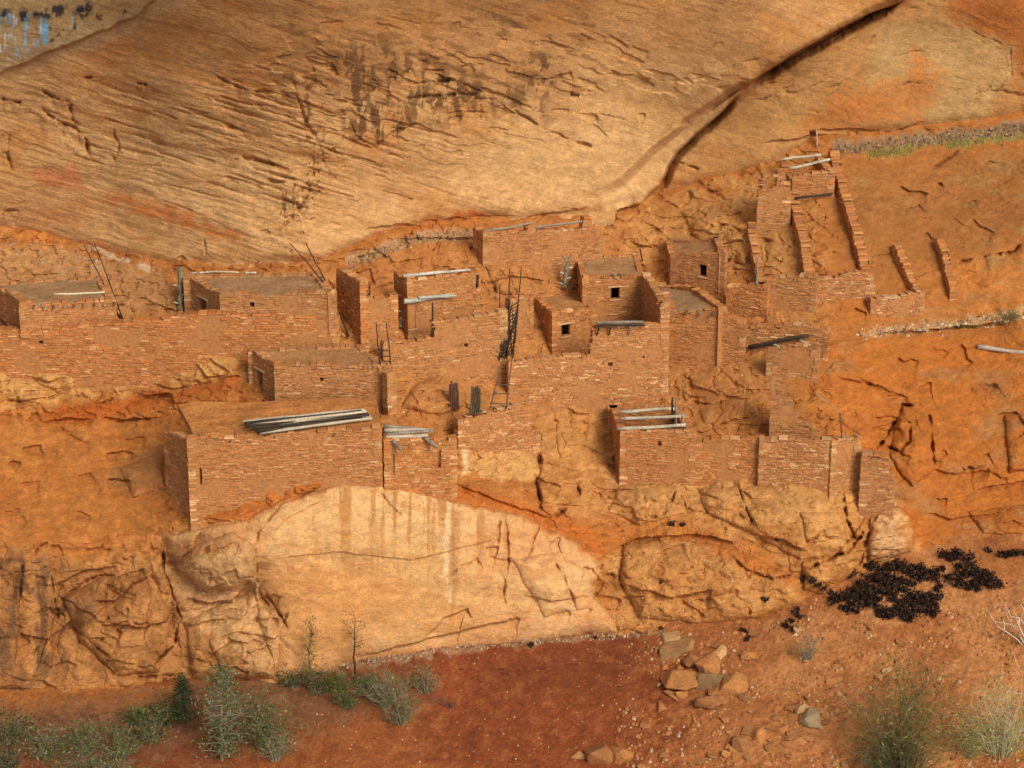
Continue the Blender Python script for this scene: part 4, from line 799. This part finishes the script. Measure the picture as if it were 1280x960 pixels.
for k, (a, b, d, c, t_) in enumerate([((480,533),(523,536),-1.0,WOODG,'rearmost pole lying over the open top of the slit-walled front room'), ((480,538),(541,538),-.75,WOODP,'long pale middle pole over the open top of the slit-walled front room'), ((481,544),(543,538),-.45,WOODG,'grey pole second from the front over the slit-walled front room'), ((482,547),(535,544),-.15,WOODP,'frontmost pole over the open top of the slit-walled front room')]):
    log(t_, onp(r25,*a,d), onp(r25,*b,d), .10, .085, c, 60+k, 'poles over the slit-walled room', bend=.012)
for k, (a, b, t_) in enumerate([((491,551),(502,563),'left'), ((530,547),(546,559),'right')]):
    log('%s stub beam jutting from the front of the slit-walled room' % t_, onp(r25,*a,.0), onp(r25,*b,.5), .08, .075, WOODG, 66+k, 'stub beams of the slit-walled room', name='stub', cat='wooden stub', bend=0)
for k, (a, b, d, t_) in enumerate([((774,515),(843,511),-1.6,'rearmost'), ((774,524),(855,520),-.9,'middle'), ((771,536),(857,531),-.1,'frontmost')]):
    log('%s of three pale poles laid across the lower right room' % t_, onp(r19,*a,d), onp(r19,*b,d), .085, .075, WOODP, 70+k, 'poles across the lower right room', bend=.008)
for k, (b, t, d, t_) in enumerate([((841,537),(840,497),-1.2,'left'), ((845,537),(845,498),-.9,'middle'), ((853,538),(853,516),-.4,'right')]):
    log('%s dark upright holding the poles of the lower right room' % t_, onp(r19,*b,d), onp(r19,*t,d), .05, .045, WOODG if k else WOODD, 74+k, 'uprights at the lower right room', name='post', cat='post', bend=.004)
# ------------------------------------------------------------------ stones
import bmesh
def rock_mesh(mb, c, rx, ry, rz, colr, rng, n=16, yaw=0, tilt=0, roll=0):
    bm = bmesh.new()
    for _ in range(n):
        q = np.array([rng.gauss(0, 1) for _ in range(3)]); q /= max(np.abs(q))**.75*np.linalg.norm(q)**.25; bm.verts.new((q[0]*rx, q[1]*ry, q[2]*rz))
    r = bmesh.ops.convex_hull(bm, input=bm.verts[:])
    bmesh.ops.delete(bm, geom=[v for v in bm.verts if not v.link_faces], context='VERTS')
    if max(rx, ry) > .3: bmesh.ops.bevel(bm, geom=bm.edges[:], offset=min(rx, rz)*.07, segments=1, affect='EDGES')
    bm.verts.index_update(); cy, sy, ct, st, cr, sr = math.cos(yaw), math.sin(yaw), math.cos(tilt), math.sin(tilt), math.cos(roll), math.sin(roll); vs = []
    for v in bm.verts:
        x, y, z = v.co; x, y = x*cy-y*sy, x*sy+y*cy; y, z = y*ct-z*st, y*st+z*ct; x, z = x*cr+z*sr, -x*sr+z*cr; vs.append((c[0]+x, c[1]+y, c[2]+z))
    mb.add(vs, [[v.index for v in f.verts] for f in bm.faces], [tint(colr, rng.uniform(.88, 1.12)) for _ in vs]); bm.free()
BO, BG, BB, BP = (.42,.175,.055), (.33,.165,.062), (.31,.13,.045), (.45,.25,.10)
BOUL = [(846,822,46,20,BG,-.3,'flat grey-brown slab tilted at the top of the boulder cluster below the cliff'), (848,864,54,34,BO,.1,'large rounded orange boulder at the left of the boulder cluster'), (889,842,44,22,BO,.3,'flat orange block behind the dark grey one in the boulder cluster'), (893,866,40,28,(.21,.115,.05),0,'dark grey-brown angular block in the middle of the boulder cluster'), (918,868,34,26,BO,-.5,'tilted orange slab at the right of the boulder cluster'), (884,888,28,24,BB,.2,'small brown block lowest in the boulder cluster'), (868,832,26,14,BB,.1,'thin brown slab between the flat slab and the orange block'), (900,823,26,16,BP,.1,'pale block topmost right in the boulder cluster'), (935,826,16,16,BO,.2,'small orange stone just right of the boulder cluster'), (905,880,20,12,BB,0,'small flat brown stone under the tilted orange slab'),
 (750,952,36,34,BB,.3,'dark-sided boulder cut by the bottom edge left of centre'), (777,952,28,28,BO,-.2,'orange boulder cut by the bottom edge beside the dark-sided one'), (728,958,26,16,BG,.1,'low grey-brown stone left of the two bottom-edge boulders'), (979,900,26,18,BO,.4,'flat orange stone left of the grey white-streaked boulder'), (1016,910,26,30,(.34,.23,.12),.5,'grey boulder with white streaks among orange stones'), (1003,892,20,16,BP,.2,'pale stone just behind the grey white-streaked boulder'), (972,915,26,18,BO,-.2,'orange stone below and left of the grey white-streaked boulder'), (990,888,18,16,BB,.2,'brown stone behind the flat orange stone'), (948,925,24,18,BO,.3,'orange stone farther left of the white-streaked boulder'), (930,938,26,18,BB,.1,'brown flat stone in the rubble right of the bottom boulders'), (1003,930,22,12,BO,0,'orange stone in front of the grey white-streaked boulder'), (905,945,20,14,BO,.2,'small orange stone near the bottom of the rubble'), (1045,858,20,12,BO,.1,'orange stone left of the large green bush'), (838,803,26,14,BP,-.6,'pale flake leaning at the contact of ledge and ground')]
rng = random.Random(13)
for k in range(46):
    u, v = (rng.uniform(822, 940), rng.uniform(812, 892)) if k < 13 else (rng.uniform(925, 1035), rng.uniform(880, 930)) if k < 25 else (rng.uniform(800, 1030), rng.uniform(895, 962)); mb = MB(); s = rng.uniform(.28, .5) if k < 25 else rng.uniform(.16, .36)
    rock_mesh(mb, T(u, v)+np.array([0, 0, .05]), s, s*.7, s*.32, rng.choice([BO, BB, (.36,.15,.05)]), rng, 11, rng.uniform(-.5, .5), rng.uniform(.1, .5), rng.uniform(-.4, .4)); tag(mb.build('broken_slab', M['boulder']), 'small reddish broken slab half buried on the slope among the larger boulders', 'rock', 'broken slabs among the boulders', 'thing')
rng = random.Random(3)
for k, (u, v, w_, h_, c, rl, lab) in enumerate(BOUL):
    b = T(u, v); a, hz = w_/50., h_/52.; mb = MB(); root_c = b+np.array([0, a*.5, hz*.32])
    rock_mesh(mb, root_c, a*1.0, a*.8, hz*1.02, c, random.Random(100+k), 12, random.Random(k).uniform(-.4, .4), .25, rl); tag(mb.build('boulder', M['boulder']), lab, 'boulder', 'boulders on the red ground')
for k in range(90):
    while True:
        u, v = rng.uniform(640, 1290), rng.uniform(760, 958)
        if v > float(np.interp(u, U, c1))+14 and (u > 820 or rng.random() < .15): break
    s = rng.uniform(.06, .17)*(1.6 if rng.random() < .1 else 1); mb = MB(); b = T(u, v); rock_mesh(mb, b+np.array([0, 0, s*.25]), s, s*.8, s*.55, rng.choice([BO, BO, BB, BP, BG]), rng, 12, rng.uniform(0, 3), 0, rng.uniform(-.3, .3))
    tag(mb.build('loose_stone', M['boulder']), 'small loose stone scattered on the orange slope below the ledge', 'stone', 'small loose stones on the slope')
def scatter(name, n, zone, s0, s1, cols, seed, kind='stuff', flat=.6, ok=None):
    rng = random.Random(seed); mb = MB(); k = 0
    while k < n:
        u, v = zone(rng)
        if ok and not ok(u, v): continue
        k += 1; s = s0+(s1-s0)*rng.random()**3; b = T(u, v); c = rng.choice(cols); c = tint(c, rng.uniform(.75, 1.25)); y = rng.uniform(0, 3); a = [rng.uniform(.7, 1.1) for _ in range(8)]
        vs = []
        for q in range(5): vs.append((b[0]+s*a[q]*math.cos(y+q*1.257), b[1]+s*a[q]*math.sin(y+q*1.257), b[2]-s*.3))
        for q in range(5): vs.append((b[0]+.62*s*a[q]*math.cos(y+q*1.257+.3), b[1]+.62*s*a[q]*math.sin(y+q*1.257+.3), b[2]+s*flat*a[(q+2) % 5]))
        mb.add(vs, [(q, (q+1) % 5, 5+(q+1) % 5, 5+q) for q in range(5)]+[(5,6,7,8,9)], c)
    return tag(mb.build(name, M['boulder']), kind=kind)
def zr(u0, u1, v0, v1): return lambda r: (r.uniform(u0, u1), r.uniform(v0, v1))
cc1 = lambda u: float(np.interp(u, U, c1)); cc4 = lambda u: float(np.interp(u, U, c4))
PE = [BO, BO, BB, (.45,.2,.07), (.5,.33,.18)]
scatter('gravel', 3400, lambda r: (r.uniform(770, 1300), r.uniform(740, 975)), .02, .13, PE, 1, ok=lambda u, v: v > cc1(u)+3 and float(fbm(np.array([u/70.]), np.array([v/50.]), 9, 2)[0]) > -.16+max(0, (880-u)/500))
scatter('rubble', 1300, lambda r: (r.uniform(180, 800), r.uniform(800, 975)), .012, .06, [BP, (.55,.36,.2), BO, RED*1.2, RED*1.5, RED*.8], 2, ok=lambda u, v: v > cc1(u)+6)
scatter('rubble', 1150, lambda r: (lambda u: (u, cc4(u)+r.gauss(8, 3.8)))(r.uniform(1036, 1300)), .025, .12, [(.20,.125,.062), (.15,.09,.045), (.26,.16,.08), (.33,.21,.11)], 3)
scatter('rubble', 500, lambda r: (lambda u: (u, cc4(u)+r.uniform(2, 16)))(r.uniform(436, 602)), .03, .13, [(.32,.19,.09), (.38,.24,.12), (.26,.14,.06)], 4)
scatter('rubble', 220, lambda r: (lambda u: (u, cc4(u)+r.uniform(2, 34)))(r.uniform(-20, 130)), .03, .12, [(.40,.30,.2), (.34,.22,.13), BO, (.40,.25,.13)], 5)
scatter('rubble', 480, lambda r: (lambda u: (u, 416-(u-1085)*.10+r.gauss(0, 4)))(r.uniform(1070, 1300)), .03, .13, [(.42,.29,.17), (.36,.23,.13), BO, (.5,.38,.24)], 6)
scatter('rubble', 700, lambda r: (r.uniform(760, 960), r.uniform(640, 800)), .02, .09, PE, 7, ok=lambda u, v: v < cc1(u))
scatter('rubble', 480, lambda r: (lambda u: (u, cc1(u)+r.uniform(-1, 7)))(r.uniform(360, 840)), .03, .10, [(.36,.25,.15), (.30,.18,.1), (.44,.32,.2)], 8)
scatter('rubble', 700, lambda r: r.choice([(r.uniform(495, 620), r.uniform(495, 520)), (r.uniform(850, 930), r.uniform(452, 545)), (r.uniform(500, 720), r.uniform(600, 650)), (r.uniform(930, 1040), r.uniform(385, 410)), (r.uniform(640, 740), r.uniform(330, 372)), (r.uniform(0, 330), r.uniform(470, 640))]), .02, .08, PE, 10)
# ------------------------------------------------------------------ plants
def leaves(mb, pts, size, cols, rng, droop=0.0, asp=.45):
    for p in pts:
        s = size*rng.uniform(.6, 1.4); a = np.array([rng.gauss(0, 1), rng.gauss(0, 1), rng.gauss(0, .8)-droop]); a /= np.linalg.norm(a)+1e-6
        b = np.cross(a, [rng.gauss(0, 1) for _ in range(3)]); b /= np.linalg.norm(b)+1e-6; b = b*s*asp; a = a*s; c = tint(rng.choice(cols), rng.uniform(.4, 1.6))
        mb.add([p-a*.5, p+b*.5, p+a*.5, p-b*.5], [(0, 1, 2, 3)], c)
def twigs(base, w, d, h, n, r, rng, lean=(0, 0), up=.5, kink=.12, seg=6):
    out = []
    for k in range(n):
        th = rng.uniform(0, 2*PI); q = math.sqrt(rng.random()); e = np.array([math.cos(th)*q*w*.5+lean[0]*h, math.sin(th)*q*d*.5+lean[1]*h, h*(1-.55*q*q)*rng.uniform(.65, 1.05)])
        s = np.array([e[0]*.18, e[1]*.18, 0]); pts = []
        for j in range(seg):
            t = j/(seg-1); p = base+s+(e-s)*np.array([t**(1+up*.4), t**(1+up*.4), t**(1-up*.35)])+np.array([rng.gauss(0, kink), rng.gauss(0, kink), rng.gauss(0, kink*.6)])*t*h*.5; pts.append(p)
        out.append(pts)
    return out
def plant(name, label, cat, u, v, wp, hp, stem, cols, nst, nlf, lsize, seed, group=None, sr=.02, up=.5, lean=(0, 0), asp=.45, fine=0, spread=.16, crown='foliage'):
    """stems from the root, side twigs and loose small leaves along them"""
    rng = random.Random(seed); base = T(u, v)-np.array([0, 0, .05]); w, h = wp/30., hp/30.; root = empty(name, base); tag(root, label, cat, group, 'thing'); o = np.zeros(3)
    st = twigs(o, w, w*.8, h, nst, sr, rng, lean, up); mb = MB(); lp = []
    for p in st: mb.tube(p, [sr*(1-.75*k/(len(p)-1)) for k in range(len(p))], stem, 4, rng, .05, False)
    for k in range(fine):
        p = rng.choice(st); j = rng.randrange(1, len(p)); a = p[j]; e = a+np.array([rng.gauss(0, .16)*w, rng.gauss(0, .13)*w, rng.uniform(-.02, .22)*h]); mid = (a+e)/2+np.array([rng.gauss(0, .04) for _ in range(3)]); mb.tube([a, mid, e], [sr*.45, sr*.35, sr*.2], stem, 3, rng, .05, False); lp += [mid, e]
    mb.build('stems', M['wood'], root)
    if nlf:
        src = [q for p in st for q in p[len(p)//3:]]+lp; m2 = MB()
        leaves(m2, [q+np.array([rng.gauss(0, spread*.6)*w*.5, rng.gauss(0, spread*.6)*w*.5, rng.gauss(0, spread*.5)*h*.5]) for q in (rng.choice(src) for _ in range(nlf))], lsize, cols, rng, 0, asp); m2.build(crown, M['plant'], root)
    return root
GG, OL, DK, YG, SG = (.095,.120,.030), (.105,.105,.022), (.030,.052,.012), (.38,.33,.035), (.135,.150,.052)
BARK, WHITE = (.17,.12,.075), (.60,.50,.37)
BLK = [(.020,.011,.007), (.032,.014,.009), (.055,.022,.014), (.013,.009,.006), (.10,.05,.03)]
def black(u, v, s, lab, grp, seed):
    s *= 1.12; return plant('dark_shrub', lab, 'shrub', u, v, s, s*.8, (.11,.06,.035), BLK, 9, int(4.0*s+20), .13, seed, grp, .014, .4, asp=.6, spread=.3, fine=10)
rng = random.Random(77); sd = 0
ZB = [((1078,1174),(700,714),18,'black-leaved shrub in the top row of the dark thicket under the right boulders'), ((1170,1222),(690,732),18,'black-leaved shrub at the upper right of the dark thicket'), ((1212,1243),(708,731),9,'black-leaved shrub at the far right tip of the dark thicket'), ((1062,1172),(716,768),58,'black-leaved shrub in the broad middle of the dark thicket'), ((1120,1176),(734,752),9,'black-leaved shrub at the right of the middle of the dark thicket'), ((1196,1246),(706,740),12,'black-leaved shrub between the thicket middle and its far right tip'), ((1040,1080),(738,762),8,'black-leaved shrub at the lower left of the dark thicket'), ((1094,1138),(758,774),11,'black-leaved shrub along the lower edge of the dark thicket')]
for (u0, u1), (v0, v1), n, lab in ZB:
    for k in range(n): sd += 1; black(u0+(u1-u0)*(k+.5)/n+rng.uniform(-5, 5) if n < 30 else u0+(u1-u0)*((k*.618) % 1), v0+(v1-v0)*(((k*.37) % 1) if n > 20 else rng.random())+5, rng.uniform(11, 19), lab, 'black shrubs of the dark thicket', sd)
for k in range(6): sd += 1; black(1005+8*k, 724+ (k**1.6)*1.7+3, rng.uniform(11, 16), 'black-leaved shrub in the thin arm curving round the foot of the boulders', 'black shrubs along the boulder foot', sd)
for k in range(5): sd += 1; black(982+rng.uniform(-4, 18), 766+k*6, rng.uniform(9, 16), 'black-leaved shrub in the small dark group left of the grey bush', 'black shrubs beside the grey bush', sd)
for k in range(7): sd += 1; black(1252+5*k, 698-k*1.2+rng.uniform(-4, 4), rng.uniform(10, 15), 'black-leaved shrub in the dark group at the right edge', 'black shrubs at the right edge', sd)
for u, v, s, lab in [(1235,690,10,'lone small black shrub between the thicket and the right edge'), (840,656,8,'tiny dark tuft on the orange band under the pole-roofed room'), (854,657,7,'tiny dark tuft right beside another on the orange band'), (892,671,10,'dark tuft below the middle of the long lower wall'), (973,675,9,'dark tuft below the pale lower wall'), (826,729,11,'dark tuft on the rounded rock bulge above the boulder cluster'), (955,750,9,'dark tuft on the rock above the loose stones'), (930,790,9,'dark tuft left of the small dark group'), (934,800,8,'lowest dark tuft left of the grey bush'), (1195,692,12,'black shrub sticking up above the thicket top row'), (827,787,7,'dark tuft at the contact above the flat slab'), (664,808,8,'dark tuft on the pale contact line below the slab'), (745,797,6,'dark tuft where the pale contact line ends'), (640,520,0,'')]:
    if s: sd += 1; black(u, v, s, lab, None, sd)
plant('grey_bush', 'thin grey-green bush beside the small dark group of shrubs', 'bush', 1010, 826, 34, 66, (.28,.24,.17), [SG, GG], 26, 420, .09, 201, None, .012, .3, asp=.25, fine=60)
plant('green_bush', 'large grey-green bush at the bottom right, full of fine upright stems', 'bush', 1128, 972, 175, 170, (.15,.13,.05), [GG, (.17,.17,.05), OL, (.21,.19,.06)], 95, 2400, .25, 202, None, .018, .55, asp=.12, fine=420, spread=.2)
plant('green_bush', 'low grey-green sprawl in front of the large bottom right bush', 'bush', 1105, 975, 76, 62, (.16,.14,.07), [SG, GG], 60, 1900, .12, 203, None, .014, .5, asp=.18, fine=150)
plant('dead_branch', 'bare white forked branch lying in front of the large green bush', 'branch', 1108, 936, 62, 48, WHITE, [WHITE], 7, 0, .1, 204, None, .035, .6, fine=22)
plant('yellow_bush', 'yellow-green bush spreading in from the right edge at the bottom', 'bush', 1250, 944, 130, 104, (.42,.40,.22), [YG, (.28,.29,.07), (.40,.40,.12)], 70, 2600, .11, 205, None, .014, .5, asp=.22, fine=220, spread=.25)
plant('yellow_bush', 'lower yellow-green clump left of the one at the right edge', 'bush', 1212, 946, 62, 52, (.36,.34,.18), [YG, (.26,.27,.07)], 34, 900, .10, 206, None, .012, .5, asp=.22, fine=90)
plant('dead_branch', 'white bare branches rising through the yellow-green bush at the right edge', 'branch', 1262, 930, 90, 98, WHITE, [WHITE], 9, 0, .1, 207, None, .03, .3, fine=34)
plant('dead_branch', 'white bare branch poking in at the right edge above the yellow bush', 'branch', 1288, 806, 50, 88, WHITE, [WHITE], 6, 0, .1, 208, None, .04, .3, lean=(-.35, 0), fine=14)
LS = [(12,930,70,52,[DK, OL],'dark olive bush in the bottom left corner'), (8,968,60,48,[DK, (.06,.07,.03)],'darkest bush, cut by the bottom left corner'), (62,948,76,56,[SG, GG],'silvery grey-green bush second from the bottom left corner'), (108,942,76,60,[GG, OL],'grey-green bush in the middle of the bottom left row'), (95,976,90,44,[SG, GG],'low silvery bush cut by the bottom edge at the left'), (150,948,66,54,[GG, SG],'grey-green bush at the right end of the bottom left row'), (140,978,70,46,[SG, (.16,.18,.11)],'pale silvery bush cut by the bottom edge right of the low one'), (190,928,56,50,[OL, DK],'dark olive bush left of the small conifer'), (205,905,44,38,[DK, OL],'small dark bush at the foot of the small conifer'), (172,905,40,30,[OL, GG],'small olive bush behind the bottom left row')]
for k, (u, v, w_, h_, cs, lab) in enumerate(LS): plant('bush', lab, 'bush', u, v, w_, h_, (.24,.20,.11), cs, 44, 560, .15, 220+k, 'bushes at the bottom left', .012, .5, asp=.35, fine=170, spread=.24)
def tree(name, label, u, v, hp, wp, cols, seed, nlf, trunk_c=BARK, bare=False, lsize=.11, nb=34, r=.06, start=.2, conic=True, lean=.02):
    rng = random.Random(seed); base = T(u, v)-np.array([0, 0, .1]); h, w = hp/30.*1.05, wp/30.; root = empty(name, base); tag(root, label, 'tree', None, 'thing'); mb = MB()
    tp = [np.array([rng.gauss(0, .03)*h*.4+lean*h*t, rng.gauss(0, .02)*h*.3, h*t]) for t in np.linspace(0, 1, 9)]; tp[0][:2] = 0
    mb.tube(tp, [r*(1-.85*k/8) for k in range(9)], trunk_c, 6, rng, .1); src = []
    for k in range(nb):
        t = start+(1-start)*(k+rng.random())/nb; q = t*8; i = min(int(q), 7); p = tp[i]+(tp[i+1]-tp[i])*(q-i); L = w*.5*((1.05-t)/(1.05-start) if conic else math.sin(PI*min(1, .15+.85*(t-start)/(1-start)))*.9+.15)*rng.uniform(.55, 1.15); th = rng.uniform(0, 2*PI)
        d = np.array([math.cos(th), math.sin(th), rng.uniform(-.1, .5) if not bare else rng.uniform(.1, .9)]); m = p+d*L*.55+np.array([0, 0, rng.gauss(0, .05)]); e = p+d*L+np.array([0, 0, (.1 if bare else -.05)*L]); rb = r*.4*(1-t*.6)
        mb.tube([p, m, e], [rb, rb*.7, rb*.3], trunk_c, 4, rng, .05, False); src += [m, e, (m+e)/2, (p+m)/2]
        for _ in range(4 if bare else 2):
            e2 = m+np.array([rng.gauss(0, .3)*L, rng.gauss(0, .3)*L, rng.uniform(0, .5)*L]); mb.tube([m, e2], [rb*.5, rb*.2], trunk_c, 3, rng, .05, False); src.append(e2)
    mb.build('trunk', M['wood'], root)
    if nlf: m2 = MB(); sp = .10*w; leaves(m2, [q+np.array([rng.gauss(0, sp), rng.gauss(0, sp), rng.gauss(0, sp*.8)]) for q in (rng.choice(src) for _ in range(nlf))], lsize, cols, rng, 0, .35); m2.build('crown', M['plant'], root)
    return root
tree('conifer', 'small dense dark green conifer at the left below the broken rock', 229, 905, 64, 50, [DK, (.03,.06,.025), (.05,.075,.025)], 301, 2600, nb=46, start=.02)
tree('grey_tree', 'grey-green twiggy tree with a pale trunk right of the small conifer', 278, 950, 122, 74, [SG, GG, (.10,.14,.09)], 302, 2300, (.30,.24,.15), nb=64, r=.07, start=.08, conic=False, lsize=.15)
plant('bush', 'grey-green bush full of bare twigs right of the pale-trunked tree', 'bush', 326, 935, 78, 86, (.20,.17,.09), [SG, GG, OL], 50, 1300, .15, 303, None, .014, .3, asp=.35, fine=170, spread=.22)
plant('bush', 'low twiggy bush sprawling between the pale-trunked tree and the red ground', 'bush', 345, 950, 60, 50, (.32,.27,.17), [SG, GG], 34, 900, .10, 304, None, .014, .6, asp=.3, fine=120)
tree('sapling', 'thin sparse green sapling standing against the pale slab', 388, 864, 100, 36, [OL, GG, DK], 305, 620, (.12,.10,.06), nb=30, r=.045, start=.15, lsize=.10)
tree('dead_tree', 'bare dark dead tree standing against the pale slab', 443, 853, 98, 46, [OL], 306, 40, (.055,.035,.025), True, nb=16, r=.055, start=.4, conic=False)
ROWB = [(365,860,44,34,[OL, DK],'olive bush left of the thin sapling at the slab foot'), (398,868,48,34,[DK, OL],'dark green bush at the foot of the thin sapling'), (420,862,44,30,[OL, GG],'olive bush between the sapling and the dead tree'), (432,884,44,34,[GG, OL],'grey-olive bush in front of the dead tree'), (455,862,40,28,[OL, SG],'small bush at the foot of the bare dead tree')]
for k, (u, v, w_, h_, cs, lab) in enumerate(ROWB): plant('bush', lab, 'bush', u, v, w_, h_, (.22,.18,.12), cs, 26, 760, .10, 320+k, 'bushes along the slab foot', .012, .5, asp=.4, fine=50, spread=.25)
plant('twiggy_bush', 'tangle of pale bare twigs right of the dead tree below the slab', 'bush', 482, 882, 76, 60, (.26,.22,.13), [SG, GG, OL], 60, 700, .13, 330, None, .016, .4, asp=.3, fine=200, spread=.2)
plant('twiggy_bush', 'drooping grey-green twigs hanging to the red ground below the slab', 'bush', 502, 905, 54, 56, (.24,.21,.12), [SG, GG], 40, 550, .13, 331, None, .014, .2, asp=.25, fine=110)
plant('twiggy_bush', 'loose twiggy bush at the right end of the slab-foot row', 'bush', 532, 866, 44, 44, (.28,.23,.14), [SG, GG], 26, 700, .09, 332, None, .014, .4, asp=.3, fine=90)
plant('dead_branch', 'dark fallen twig forking on the red ground right of the twiggy bushes', 'branch', 562, 884, 44, 24, (.14,.09,.06), [BARK], 5, 0, .1, 333, None, .03, .7, fine=6)
for k, (u, v, w_, h_, cs, lab) in enumerate([(1200,410,30,12,[OL, GG],'left of two small dark green bushes on the pale ledge line at the right'), (1262,400,36,16,[OL, GG],'right of two small dark green bushes on the pale ledge line at the right'), (1003,470,16,12,[(.25,.30,.05), YG],'bright green tuft beside the lower ruined wall'), (1218,408,22,10,[GG, OL],'smallest bush between two others on the pale ledge line')]):
    plant('bush', lab, 'bush', u, v, w_, h_, (.2,.16,.1), cs, 14, 300, .09, 340+k, None, .01, .5, asp=.4, fine=20, spread=.25)
rng = random.Random(400); mb = MB()
for k in range(1700):
    u = rng.uniform(1085, 1300)
    if float(perlin(np.array([u/22.]), np.array([3.3]), 5)[0]) < -.05: continue
    v = cc4(u)+rng.gauss(19, 2.6); b = T(u, v); h = rng.uniform(.08, .24); e = b+np.array([rng.gauss(0, .07), rng.gauss(0, .07), h]); s = np.array([rng.uniform(.01, .025), 0, 0]); c = tint(rng.choice([(.28,.23,.05), (.36,.28,.06), (.18,.15,.04), (.40,.30,.10)]), rng.uniform(.7, 1.2)); mb.add([b-s, b+s, e], [(0, 1, 2)], c)
tag(mb.build('grass', M['plant']), kind='stuff')
# ------------------------------------------------------------------ light
w = bpy.data.worlds.new("World"); S.world = w; w.use_nodes = True; nt = w.node_tree
bg = nt.nodes["Background"]; sky = nt.nodes.new("ShaderNodeTexSky"); sky.sky_type = 'NISHITA'; sky.sun_disc = False
SUN_D = Vector((.50, -.72, .66)).normalized()
el = math.asin(SUN_D.z); az = math.atan2(SUN_D.x, SUN_D.y)
sky.sun_elevation = el; sky.sun_rotation = az; sky.air_density = .6; sky.dust_density = 4.0; sky.ozone_density = .6; sky.altitude = 1500
hs = nt.nodes.new('ShaderNodeHueSaturation'); hs.inputs['Saturation'].default_value = .45      # thin white overcast
nt.links.new(sky.outputs[0], hs.inputs['Color']); nt.links.new(hs.outputs[0], bg.inputs[0]); bg.inputs[1].default_value = .098
ld = bpy.data.lights.new("sun", 'SUN'); ld.energy = 1.5; ld.angle = math.radians(26); ld.color = (1, .93, .78)
lo = bpy.data.objects.new("sun", ld); COL.objects.link(lo); lo.rotation_euler = SUN_D.to_track_quat('Z', 'Y').to_euler()
vs_ = S.view_settings; S.display_settings.display_device = 'sRGB'; vs_.view_transform = 'Standard'; vs_.look = 'None'; vs_.exposure = .9; vs_.gamma = 1; vs_.use_curve_mapping = False
S.cycles.max_bounces = 6; S.cycles.diffuse_bounces = 3
